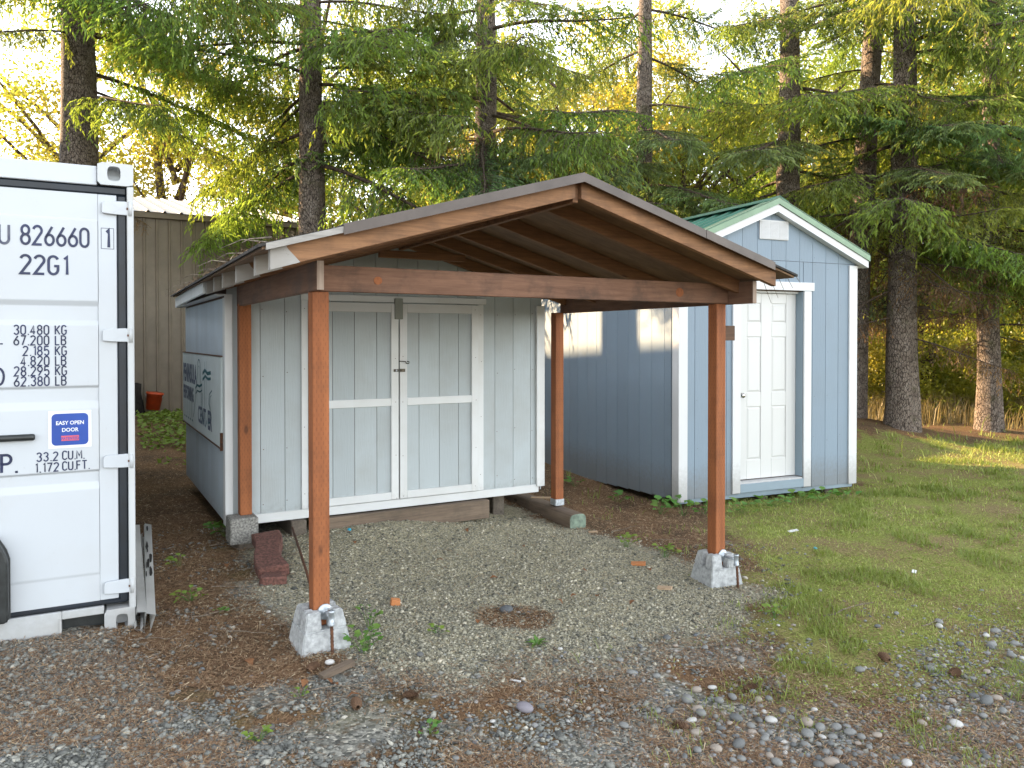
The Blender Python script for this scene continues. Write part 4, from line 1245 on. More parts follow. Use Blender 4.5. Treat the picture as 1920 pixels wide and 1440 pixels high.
def build_anchor(loc, rotz, label, arm, rod):
    """pipe flange screwed to the post, short nipple, tee and a rebar stake driven through it. loc = flange centre on the post face"""
    a = tag(empty('pipe_flange', loc, rotz), label, 'pipe flange', 'pipe flanges holding rebar stakes')
    prof = [(0, .0015), (0, .042), (-.006, .043), (-.009, .036), (-.012, .019), (-.026, .017), (-.027, .012)]
    V, q = tube_np([(0, y - .001, 0) for y, r in prof], [r for y, r in prof], 20)
    obj('flange', np_mesh('flange', V, [q], M['galv'], smooth=True), a)
    tube_obj('nipple', M['galv'], a, [(0, -.02, 0), (arm[0], arm[1], 0)], .0115, 10)
    ax, ay = arm[0], arm[1]
    V, q = tube_np([(ax, ay, z) for z in (-.042, -.041, -.031, -.03, .025, .026, .036, .037)], [.014, .0185, .0185, .016, .016, .0185, .0185, .012], 14)
    obj('tee', np_mesh('tee', V, [q], M['galv'], smooth=True), a)
    zt, zb = rod
    P = [(ax, ay, zt - (zt - zb) * k / 24) for k in range(25)]
    P = [(p[0], p[1] - .022 * k / 24, p[2]) for k, p in enumerate(P)]
    tube_obj('stake', M['rust'], a, P, [.0095 if k % 2 else .0080 for k in range(25)], 8)
    return a

c1 = Lw(.045, .045)
build_pier('concrete_pier', (c1[0], c1[1], -.010), TH1 + R(2), 'concrete pier under the left front post with a weed beside it')
c2 = Lw(2.911, .045)
build_pier('concrete_pier', (c2[0], c2[1], -.105), TH1 - R(9), 'concrete pier under the right front post at the edge of the grass')
q = Lw(.062, 0, .176)
build_anchor((q[0], q[1], q[2] + .0), TH1, 'galvanised pipe flange on the left front post, above the weed', (.004, -.105), (.030, -.215))
q = Lw(2.926, 0, .083)
build_anchor((q[0], q[1], q[2]), TH1, 'galvanised pipe flange on the right front post, beside the grass', (.004, -.13), (.034, -.235))

def build_cinder():
    q = Lw(.012, 2.085)
    o = tag(obj('cinder_block', None, None, (q[0], q[1], .09), (0, 0, TH1)), 'rough grey concrete block under the left rear post', 'block') if False else None
    me = box_mesh(.205, .20, .195, M['cinder'], .008).copy()
    jitter_mesh(me, .004, 3, 25)
    o = obj('cinder_block', me, None, (q[0], q[1], .178), (0, 0, TH1))
    tag(o, 'rough grey concrete block under the left rear post', 'block')
    q = Lw(.05, 2.10)
    o = obj('support_block', box_mesh(.24, .20, .12, M['oldwoody'], .01), None, (q[0] + .01, q[1] + .02, .025), (0, R(4), TH1 + .2))
    tag(o, 'dark wooden block wedged under the grey concrete block', 'block')
build_cinder()

def build_pavers():
    # scalloped red edging blocks: one long leaning piece on a short broken one
    def scallop(nm, L, W, Hh, loc, rot, label):
        pts = []
        n = 12
        for k in range(n + 1):
            t = k / n
            pts.append((-L / 2 + L * t, -W / 2 + .016 * math.sin(t * math.pi * 2)))
        for k in range(n + 1):
            t = 1 - k / n
            pts.append((-L / 2 + L * t, W / 2 + .022 * math.sin(t * math.pi * 2 + .6)))
        o = prism(nm, M['redblock'], None, pts, 'z', -Hh / 2, Hh / 2, bev=.008)
        jitter_mesh(o.data, .003, int(L * 100), 30)
        o.location = loc; o.rotation_euler = rot
        tag(o, label, 'paver', 'red edging pavers')
    scallop('edging_paver', .62, .19, .085, (-1.735, 5.50, .095), (R(4), R(9), R(-67)), 'long red concrete edging paver leaning by the grey block')
    scallop('edging_paver', .20, .15, .07, (-1.60, 5.16, .020), (R(-4), R(-3), R(-70)), 'short broken red paver under the end of the long one')
build_pavers()

def build_log():
    A = Vector((.60, 7.04)); Bv = Vector((-.30, 8.75))
    d = (Bv - A); L = d.length; ang = math.atan2(d.y, d.x)
    pts = arc(0, 0, .082, .075, 0, 360, 13)[:-1]
    sq = lambda p: (math.copysign(abs(p[0] / .082) ** .55, p[0]) * .082, math.copysign(abs(p[1] / .075) ** .55, p[1]) * .075)
    pts = [sq(p) for p in arc(0, 0, .082, .075, 8, 368, 20)[:-1]]
    lg = tag(empty('timber_log', (A.x, A.y, -.045), ang), 'landscape timber with greenish cut end lying beside the gravel pad', 'timber')
    w = prism('timber', M['oldwood'], lg, [(p[0] * 1.08, p[1] * 1.05) for p in pts], 'x', 0.0, L, bev=.004)
    prism('cut_end', M['greenend'], lg, [(p[0] * 1.04, p[1] * 1.0) for p in pts], 'x', -.006, -.0005)
build_log()

def build_channels():
    # two white rolled channels lying on the ground along the container
    def channel(p0, p1, label, roll, stained):
        p0 = Vector(p0); p1 = Vector(p1); d = p1 - p0
        e = tag(empty('metal_channel', p0), label, 'metal channel', 'white metal channels beside the container')
        e.rotation_euler = (0, -math.asin(d.z / d.length), math.atan2(d.y, d.x))
        h, w, lip = .105, .052, .018
        path = [(w * .5, h * .36), (w * .5 - lip * .2, h * .5), (-w * .5, h * .5), (-w * .5, -h * .5), (w * .15, -h * .5), (w * .5, -h * .38), (w * .32, -h * .2)]
        cr, sr = math.cos(roll), math.sin(roll)
        bm = bmesh.new(); prev = None
        t = .003
        path = [(x * cr - y * sr, x * sr + y * cr) for x, y in path]
        a = [[bm.verts.new((xx, x, y)) for x, y in path] for xx in (0, d.length)]
        for k in range(len(path) - 1):
            bm.faces.new((a[0][k], a[1][k], a[1][k + 1], a[0][k + 1]))
        bmesh.ops.solidify(bm, geom=bm.faces[:], thickness=t)
        me = bpy.data.meshes.new('channel'); bm.to_mesh(me); bm.free(); me.materials.append(M['white_channel'])
        obj('rail', me, e)
        if stained:
            rr = random.Random(5)
            for k in range(9):
                xx = rr.uniform(.45, d.length - .1); yy, zz = .004 + rr.uniform(-.02, .018), h * .5 + .0045
                yy, zz = yy * cr - zz * sr, yy * sr + zz * cr
                n = 7; R0 = rr.uniform(.012, .04)
                pts = [(xx + R0 * 3.6 * rr.uniform(.6, 1.1) * math.cos(t / n * 6.283), yy + .30 * R0 * rr.uniform(.6, 1.1) * math.sin(t / n * 6.283)) for t in range(n)]
                prism('stain', M['mould'], e, pts, 'z', zz - .001, zz + .0015)
    channel((-2.055, 4.26, .062), (-2.98, 6.10, .105), 'white metal channel next to the container, nearer one', .12, False)
    channel((-2.01, 4.25, .055), (-2.92, 6.15, .10), 'white metal channel with black mould spots, away from the container', .30, True)
build_channels()

# bits on the gravel
q = (-.718, 4.734)
o = obj('wood_offcut', box_mesh(.055, .045, .045, M['orangewood'], .002), None, (q[0], q[1], float(zg(*q)) + .016), (.1, .15, .3)); tag(o, 'small orange cube of wood lying on the grey gravel', 'wood offcut')
def disc(nm, m, x, y, r, h, label, cat):
    V, qd = tube_np([(0, 0, -h), (0, 0, 0), (0, 0, h * .3), (0, 0, h * .31)], [r, r, r * .9, .0005], 12)
    o = obj(nm, np_mesh(nm, V, [qd], m), None, (x, y, float(zg(x, y)) + h), (.3, .2, 0)); tag(o, label, cat)
disc('bottle_cap', M['cyan'], -1.31, 6.216, .016, .012, 'bright blue bottle cap on the gravel under the porch', 'bottle cap')
disc('plastic_scrap', M['cyan'], 2.50, 6.35, .015, .008, 'tiny blue plastic scrap in the grass', 'litter')
def scrap(nm, m, x, y, l, w, h, rz, label, cat, group=None, tilt=.08, lift=0):
    o = obj(nm, box_mesh(l, w, h, m, .001), None, (x, y, float(zg(x, y)) + h * .5 + .006 + lift), (tilt, -tilt * .7, rz)); tag(o, label, cat, group)
    return o
scrap('paper_strip', M['paper'], .018, 3.763, .055, .012, .006, -.5, 'short white paper tube lying on the gravel', 'litter')
scrap('paper_scrap', M['paper'], 2.55, 7.0, .10, .04, .004, .2, 'white paper scrap on the grass behind the right post', 'litter', None, .15)
scrap('paper_scrap', M['paper'], 3.0, 5.75, .06, .03, .004, 1.0, 'white paper scrap in the open grass', 'litter', None, .15)
scrap('wood_stick', M['oldwood'], -.86, 3.78, .19, .04, .025, .85, 'flat brown stick in front of the left pier', 'stick', None, .1)
scrap('wood_scrap', M['chip'], .30, 7.72, .22, .03, .012, -.25, 'long pale wood splinter on the landscape timber', 'wood scrap', 'pale wood scraps', .05, .11)
scrap('wood_scrap', M['chip'], -.02, 8.02, .15, .03, .012, .3, 'short pale wood splinter under the shed corner', 'wood scrap', 'pale wood scraps', .05, .07)
scrap('wood_scrap', M['chip'], 1.05, 5.30, .10, .05, .012, -.35, 'pale flat wood scrap right of the pad middle', 'wood scrap', 'pale wood scraps')
scrap('wood_scrap', M['orangewood'], .96, 5.86, .11, .06, .015, -.2, 'orange wood scrap at the right edge of the pad', 'wood scrap', 'pale wood scraps')
scrap('wood_scrap', M['chip'], .72, 6.86, .08, .03, .012, .1, 'pale wood scrap in front of the timber end', 'wood scrap', 'pale wood scraps')
# leaning rebar
q0 = Lw(.20, .80); q1 = Lw(.455, 2.12, .16)
o = tube_obj('rebar_rod', M['rust'], None, [(-1.235, 4.83, -.02), (-1.40, 5.25, .045), (-1.715, 6.02, .155)], .009, 8); tag(o, 'thin rusty rod slanting behind the left front post', 'rod')

# pebbles of their own
def ico(sub):
    bm = bmesh.new(); bmesh.ops.create_icosphere(bm, subdivisions=sub, radius=1)
    V = np.array([v.co[:] for v in bm.verts]); F = np.array([[v.index for v in f.verts] for f in bm.faces]); bm.free()
    return V, F
IV2, IF2 = ico(2); IV1, IF1 = ico(1)
def pebble_mesh(m, seed, rough=.10, ax=(1, .75, .5)):
    r = np.random.default_rng(seed)
    V = IV2.copy()
    for k in range(5):
        d = r.normal(size=3); d /= np.linalg.norm(d)
        V = V * (1 + rough * np.clip(V @ d, -.2, 1)[:, None] * r.uniform(-1, 1))
    V = V * np.array(ax)
    return np_mesh('pebble', V, [IF2], m, smooth=True)
def place_peb(nm, me, x, y, s, rz, label, cat, group=None, sink=.25, tilt=.15):
    o = obj(nm, me, None, (x, y, float(zg(x, y)) + s * .5 * (1 - sink * 2) + .004), (random.uniform(-tilt, tilt), random.uniform(-tilt, tilt), rz), s)
    return tag(o, label, cat, group)
place_peb('stone', pebble_mesh(M['eggstone'], 3, .06), -.917, 3.871, .025, .1, 'egg-like white stone in front of the left pier', 'stone', None, .05)
place_peb('stone', pebble_mesh(M['mauve'], 5), .06, 3.462, .043, -.3, 'large mauve-grey stone in the foreground gravel', 'stone', None, .15)
place_peb('stone', pebble_mesh(M['stone'], 8, .25), -.033, 4.711, .045, .4, 'dark angular grey rock half sunk in the gravel pad', 'stone', None, .2)
place_peb('stone', pebble_mesh(M['stone'], 9, .2, (1.5, .9, .6)), -.22, 8.10, .095, .1, 'brownish flat rock under the shed between the skids', 'stone', None, .1)
kinds = [('stoneA', 'rounded grey river pebble lying loose in the yard', 'grey river pebbles'), ('stoneB', 'rounded dark blue-grey river pebble lying loose in the yard', 'dark river pebbles'),
         ('stoneC', 'rounded tan river pebble lying loose in the yard', 'tan river pebbles'), ('stoneD', 'rounded whitish river pebble lying loose in the yard', 'white river pebbles')]
PM = [[pebble_mesh(M[k[0]], 20 + 7 * i + j, .16, (1, random.uniform(.62, .9), random.uniform(.4, .62))) for j in range(4)] for i, k in enumerate(kinds)]
pos = []
def try_peb(x, y, s):
    for (a, b, t) in pos:
        if (a - x) ** 2 + (b - y) ** 2 < (s + t) ** 2 * .8: return False
    pos.append((x, y, s)); return True
rp = random.Random(12)
def scatter_pebs(n, fx, smin, smax):
    k = 0; tries = 0
    while k < n and tries < n * 60:
        tries += 1
        x, y = fx()
        if x is None: continue
        s = smin * (smax / smin) ** (rp.random() ** 1.8)
        if not try_peb(x, y, s): continue
        i = rp.choices(range(4), (.5, .25, .14, .11))[0]
        place_peb('pebble', PM[i][rp.randrange(4)], x, y, s, rp.uniform(0, 6.28), kinds[i][1], 'pebble', kinds[i][2], rp.uniform(.05, .3))
        k += 1
def in_poly(poly, bb, jit=.15):
    def f():
        x = rp.uniform(bb[0], bb[1]); y = rp.uniform(bb[2], bb[3])
        d = float(polydist(np.array([x]), np.array([y]), poly)[0])
        return (x, y) if d > rp.gauss(0, jit) else (None, None)
    return f
scatter_pebs(95, in_poly([(.85, 3.62), (1.2, 3.66), (1.5, 3.35), (1.42, 3.1), (.75, 3.05)], (.5, 1.8, 2.95, 3.9), .09), .016, .040)
scatter_pebs(85, in_poly([(2.6, 4.5), (3.3, 4.6), (3.1, 3.1), (1.9, 3.1), (2.1, 3.6)], (1.6, 3.4, 2.95, 4.8), .12), .016, .042)
scatter_pebs(55, in_poly([(.2, 4.3), (1.4, 4.5), (2.6, 4.7), (2.4, 3.2), (.2, 3.2)], (-.2, 3, 2.95, 5.0), .25), .011, .030)
scatter_pebs(26, in_poly([(-1.8, 3.6), (.6, 4.2), (.6, 2.95), (-1.9, 2.95)], (-2, .8, 2.95, 4.2), .2), .010, .024)

# dry leaves, cones and twigs
def leaf_mesh(m, L=1.0, lobes=0, seed=1, curl=.25, wid=.6):
    r = np.random.default_rng(seed)
    n = 7
    t = np.linspace(0, 1, n)
    half = wid * .5 * np.sin(np.pi * np.clip(t * .92 + .06, 0, 1)) ** .8
    if lobes: half = half * (1 + .30 * np.cos(t * np.pi * 2 * lobes))
    half[0] = .02; half[-1] = .015
    mid = np.column_stack([t, np.zeros(n), curl * .35 * np.sin(np.pi * t)])
    lf = np.column_stack([t - .06 * np.sin(np.pi * t), half, curl * .35 * np.sin(np.pi * t) + curl * half * .6 + r.normal(0, .02, n)])
    rt = np.column_stack([t - .06 * np.sin(np.pi * t), -half, curl * .35 * np.sin(np.pi * t) + curl * half * .6 + r.normal(0, .02, n)])
    V = np.concatenate([mid, lf, rt]) * L
    i = np.arange(n - 1)
    F = np.concatenate([np.stack([i, i + 1, i + 1 + n, i + n], 1), np.stack([i + 1, i, i + 2 * n, i + 1 + 2 * n], 1)])
    return np_mesh('leaf', V, [F], m, tint=np.tile(np.linspace(.3, .7, n), 3), smooth=True)
DL = [leaf_mesh(M['deadleaf'], 1, 2, k, .5) for k in range(4)]
leafpts = [(-1.72, 5.22), (-2.0, 5.4), (-.15, 5.28), (.55, 5.02), (.32, 4.87), (.38, 5.0), (1.02, 5.72), (-.55, 5.6), (.1, 6.2), (-.9, 3.68), (-.98, 3.6), (-.82, 3.62), (.5, 5.6), (-.4, 6.6), (-1.2, 5.9), (1.35, 6.25), (-.75, 3.5), (-1.35, 3.9), (.75, 4.9), (-.2, 4.45), (-2.2, 6.4), (-2.55, 6.9)]
for k, (x, y) in enumerate(leafpts):
    o = obj('dry_leaf', DL[k % 4], None, (x, y, float(zg(x, y)) + .012), (random.uniform(-.3, .3), random.uniform(-.3, .3), random.uniform(0, 6.28)), random.uniform(.04, .07))
    tag(o, 'curled dry brown leaf lying on the ground', 'dry leaf', 'dry brown leaves')
def cone_mesh():
    VV, FF = [], []; o = 0
    V, q = tube_np([(x, 0, 0) for x in np.linspace(0, 1, 6)], [.10, .20, .22, .19, .13, .04], 8)
    VV.append(V); FF.append(q); o = len(V)
    r = np.random.default_rng(4)
    for k in range(90):
        t = .04 + .92 * k / 90; a = k * 2.39996
        rad = .2 * math.sin(math.pi * min(1, t * .8 + .18)) + .06
        d = np.array([0, math.cos(a), math.sin(a)]); e = np.array([0, -math.sin(a), math.cos(a)]); p = np.array([t, 0, 0])
        b = p + d * rad * .5; tip = p + d * (rad + .10) + np.array([.10, 0, 0])
        w = .075
        VV.append(np.array([b - e * w * .7, b + e * w * .7, tip + e * w * .6, tip - e * w * .6])); FF.append(np.array([[0, 1, 2, 3]]) + o); o += 4
    return np_mesh('cone', np.concatenate(VV), [np.concatenate(FF)], M['cone'])
CM = cone_mesh()
for x, y, rz, lab in ((1.145, 3.80, .2, 'brown pine cone lying by the pebbles in front of the grass'), (-.68, 3.40, 2.0, 'brown pine cone in the left foreground litter'), (-1.0, 3.77, 1.2, 'dark pine cone in front of the left pier'), (-.50, 3.52, .1, 'brown pine cone on the foreground gravel near the middle'), (2.02, 4.12, 1.8, 'brown pine cone among grass tufts and pebbles'), (2.25, 3.95, .5, 'brown pine cone among the far right pebbles'), (.78, 3.38, 2.6, 'brown pine cone left of the pebble heap')):
    o = obj('pine_cone', CM, None, (x, y, float(zg(x, y)) + .020), (0, 0, rz), .072); tag(o, lab, 'pine cone', 'pine cones on the ground')
def twig_mesh(seed):
    r = np.random.default_rng(seed)
    n = 7; P = np.column_stack([np.linspace(0, 1, n), np.cumsum(r.normal(0, .035, n)), np.abs(np.cumsum(r.normal(0, .012, n)))])
    V, q = tube_np(P, np.linspace(.012, .004, n), 5); VV = [V]; FF = [q]; o = len(V)
    for k in range(3):
        i = r.integers(1, n - 1); d = np.array([.6, r.choice([-1, 1]) * .6, .12]) * r.uniform(.15, .35)
        V, q = tube_np([P[i], P[i] + d * .5, P[i] + d], [.007, .005, .002], 4); VV.append(V); FF.append(q + o); o += len(V)
    return np_mesh('twig', np.concatenate(VV), [np.concatenate(FF)], M['twig'])
TW = [twig_mesh(k) for k in range(5)]
twp = [(-1.85, 4.45, .5), (-1.55, 4.25, -.3), (-1.95, 5.0, .2), (-2.3, 5.9, .9), (-1.9, 5.35, .1), (-1.75, 5.6, .6), (-.95, 3.55, .3), (-.75, 3.6, -.2), (1.95, 4.75, .6), (-2.05, 4.12, .1), (-2.0, 4.1, -.8), (-1.6, 4.75, 2.8), (-.3, 3.3, .3), (.3, 3.25, 2.0), (-1.2, 3.3, .7), (-1.0, 3.15, .2), (1.2, 6.6, -.1), (.9, 6.9, .8), (-2.9, 7.5, .4), (1.55, 4.95, .7), (2.45, 4.6, .5), (-1.35, 4.35, -.2), (.95, 7.4, 2.7)]
for k, (x, y, rz) in enumerate(twp):
    o = obj('twig', TW[k % 5], None, (x, y, float(zg(x, y)) + .010), (random.uniform(-.1, .1), random.uniform(-.06, .04), rz), random.uniform(.22, .42)); tag(o, 'thin dry twig lying on the ground', 'twig', 'dry fallen twigs')

# weeds: a root Empty with every leaf its own piece
WL = [leaf_mesh(M['weedleaf'], 1, 2.5, 10 + k, .3, .95) for k in range(3)]
LL = [leaf_mesh(M['limeleaf'], 1, 2.5, 20 + k, .3, .8) for k in range(2)]
DN = [leaf_mesh(M['weedleaf'], 1, 4, 30, .35, .30)]
stem_m = M['weedleaf']
def weed(x, y, rad, n, leafsz, label, kind='w', h=.08, seed=0, z=None):
    r = random.Random(seed * 13 + int(x * 100))
    zz = float(zg(x, y)) if z is None else z
    w = tag(empty('weed', (x, y, zz)), label, 'weed', 'weeds growing round the sheds')
    src = {'w': WL, 'l': LL, 'd': DN}[kind]
    VV, FF, o = [], [], 0
    for k in range(n):
        a = r.uniform(0, 6.283); d = rad * r.random() ** .6
        if kind == 'd': a = k / n * 6.283; d = .01
        lx, ly, lz = d * math.cos(a), d * math.sin(a), h * r.uniform(.35, 1.0)
        if kind == 'd': lz = .01
        tl = r.uniform(-.5, .1)
        obj('leaf', src[k % len(src)], w, (lx, ly, lz), (r.uniform(-.4, .4), tl if kind != 'd' else r.uniform(-.45, -.1), a + r.uniform(-.5, .5)), leafsz * r.uniform(.7, 1.2))
        if kind != 'd':
            V, q = tube_np([(lx * .2, ly * .2, 0), (lx * .7, ly * .7, lz * .8), (lx, ly, lz)], .0012, 3); VV.append(V); FF.append(q + o); o += len(V)
    if VV:
        V = np.concatenate(VV)
        obj('stem', np_mesh('stem', V, [np.concatenate(FF)], stem_m, tint=np.full(len(V), .4)), w)
weed(-.775, 4.03, .10, 24, .036, 'round leaved green weed at the foot of the left pier', 'w', .12, 1)
weed(-.80, 4.33, .06, 12, .034, 'small green weed behind the left pier', 'w', .14, 2)
weed(-2.30, 6.22, .12, 16, .085, 'green leafy weed left of the grey concrete block', 'w', .14, 3)
weed(-2.33, 5.42, .07, 9, .05, 'small pale weed on the brown litter left of the red paver', 'l', .07, 4)
weed(-1.98, 4.76, .10, 14, .045, 'yellow green weed clump between container and left post', 'l', .06, 5)
weed(-1.73, 4.56, .03, 4, .05, 'single sprouting weed beside a twig near the left pier', 'w', .03, 6)
weed(.137, 4.195, .02, 15, .062, 'flat green rosette weed in the foreground gravel', 'd', .03, 7)
weed(-1.03, 3.12, .04, 16, .026, 'lime green weed in the left foreground', 'l', .05, 8)
weed(-.97, 3.52, .04, 9, .022, 'tiny lime weed below the left pier twigs', 'l', .04, 9)
weed(-.42, 4.28, .05, 7, .04, 'small lime weed left of the middle of the gravel edge', 'l', .04, 10)
weed(-.35, 3.24, .04, 10, .024, 'small green weed at the bottom middle', 'w', .04, 11)
weed(.95, 6.42, .09, 13, .05, 'pale green weed right of the pad edge, nearer the timber', 'l', .10, 12)
weed(1.22, 6.15, .10, 15, .05, 'pale green weed right of the pad edge, nearer the right post', 'l', .10, 13)
for k, (x, y, n, rr, hh, lab) in enumerate([(1.50, 7.80, 16, .14, .16, 'green weeds against the near corner of the blue shed, left of it'), (1.72, 7.72, 14, .12, .20, 'tall green weed right at the near corner of the blue shed'),
        (1.95, 7.80, 12, .10, .12, 'green weed just right of the blue shed near corner trim'), (2.35, 7.85, 16, .15, .12, 'green weeds under the blue shed, right of the front right post'), (2.75, 8.15, 14, .15, .10, 'green weeds under the blue shed door sill, left end'),
        (3.05, 8.28, 14, .15, .11, 'green weeds under the blue shed door sill, right end'), (3.38, 8.42, 15, .15, .13, 'green weeds below the blue siding right of the door'), (3.72, 8.60, 12, .13, .10, 'green weeds at the far right corner of the blue shed'),
        (1.15, 8.4, 10, .12, .10, 'small weeds along the blue shed side wall, nearer'), (.75, 9.2, 9, .12, .10, 'small weeds along the blue shed side wall, further back')]):
    weed(x, y, rr, n, .075, lab, 'w', hh, 20 + k)
weed(3.35, 4.72, .16, 22, .07, 'dark green weed at the right edge of the yard', 'w', .14, 40)
weed(1.62, 4.75, .09, 12, .045, 'pale weed in front of the right pier', 'l', .06, 41)

# orange bucket and stump by the workshop wall
def build_bucket():
    x, y = -6.95, 14.95
    z = float(zg(x, y)) + .10
    b = tag(empty('bucket', (x, y, z), .3), 'tilted orange plastic bucket beside the brown workshop wall', 'bucket')
    b.rotation_euler = (.05, .14, .3)
    V, q = tube_np([(0, 0, h) for h in (0, .002, .30, .301, .33, .331, .325, .05)], [.02, .125, .150, .160, .160, .150, .146, .118], 20)
    obj('pail', np_mesh('pail', V, [q], M['orange'], smooth=False), b)
    P = [(.152 * math.cos(t), .152 * math.sin(t) * .25 - .06, .29 - .12 * math.sin(t)) for t in np.linspace(0, math.pi, 12)]
    tube_obj('handle', M['galv'], b, P, .004, 6)
    s = tag(empty('tree_stump', (-7.42, 14.85, float(zg(-7.42, 14.85)))), 'dark rotten stump left of the orange bucket', 'stump')
    rr = np.random.default_rng(3)
    V, q = tube_np([(0, 0, h) for h in (-.1, .1, .35, .6, .601)], [.36, .30, .27, .25, .01], 16)
    V[:, :2] *= (1 + .12 * np.sin(np.arctan2(V[:, 1], V[:, 0]) * 5 + V[:, 2] * 3))[:, None]
    V += rr.normal(0, .012, V.shape)
    obj('wood', np_mesh('wood', V, [q], M['darkbark']), s)
build_bucket()

# ------------------------------------------------------------------ loose ground cover (nobody could count it)
def wedge_points(n, ymin, ymax, p=1.3, seed=0, slope=.72):
    r = np.random.default_rng(seed)
    u = r.random(n)
    k = 1 - p
    y = (ymin ** k + u * (ymax ** k - ymin ** k)) ** (1 / k)
    x = (r.random(n) * 2 - 1) * slope * y
    return x, y, r
def inside_building(x, y):
    def loc(t, ox, oy):
        dx, dy = x - ox, y - oy
        return dx * math.cos(t) + dy * math.sin(t), -dx * math.sin(t) + dy * math.cos(t)
    a, b = loc(TH1, -1.0495, 4.0683); m = (a > -.06) & (a < 2.75) & (b > 2.3) & (b < 4.7)
    a, b = loc(TH2, 1.7294, 7.9934); m |= (a > .05) & (a < 2.4) & (b > .15) & (b < 3.6)
    a, b = loc(TH3, -2.1135, 4.33); m |= (a > -2.4) & (a < 0) & (b > .0) & (b < 6.0)
    return m
def rot_basis(r, n, flat=.5):
    a = r.uniform(0, 2 * np.pi, n)
    ux = np.column_stack([np.cos(a), np.sin(a), r.normal(0, flat * .35, n)])
    ux /= np.linalg.norm(ux, axis=1)[:, None]
    up = np.column_stack([r.normal(0, flat * .4, n), r.normal(0, flat * .4, n), np.ones(n)])
    uy = np.cross(up, ux); uy /= np.linalg.norm(uy, axis=1)[:, None]
    uz = np.cross(ux, uy)
    return ux, uy, uz
CHV = np.array([[1, 0, 0], [-1, .1, 0], [.1, 1, .1], [-.1, -1, -.1], [.25, .2, 1], [0, -.1, -1]], float)
CHF = np.array([[0, 2, 4], [2, 1, 4], [1, 3, 4], [3, 0, 4], [2, 0, 5], [1, 2, 5], [3, 1, 5], [0, 3, 5]])
def chips(name, label, m, x, y, s, r, tint, tV=CHV, tF=CHF, ax=(1, .75, .5), smooth=False, flat=.6, sink=.1):
    n = len(x)
    ux, uy, uz = rot_basis(r, n, flat)
    j = r.uniform(.7, 1.3, (n, len(tV), 1)) if not smooth else 1.0
    T = tV[None] * np.array(ax) * s[:, None, None] * j
    T = T * np.column_stack([r.uniform(.8, 1.2, n), r.uniform(.75, 1.25, n), r.uniform(.7, 1.3, n)])[:, None, :]
    V = T[:, :, 0:1] * ux[:, None] + T[:, :, 1:2] * uy[:, None] + T[:, :, 2:3] * uz[:, None]
    V += np.column_stack([x, y, zg(x, y) + s * (.5 - sink) * .5])[:, None]
    F = (tF[None] + (np.arange(n) * len(tV))[:, None, None]).reshape(-1, 3)
    me = np_mesh(name, V.reshape(-1, 3), [F], m, tint=np.repeat(tint, len(tV)), smooth=smooth)
    o = obj(name, me); tag(o, label, 'gravel', kind='stuff'); return o
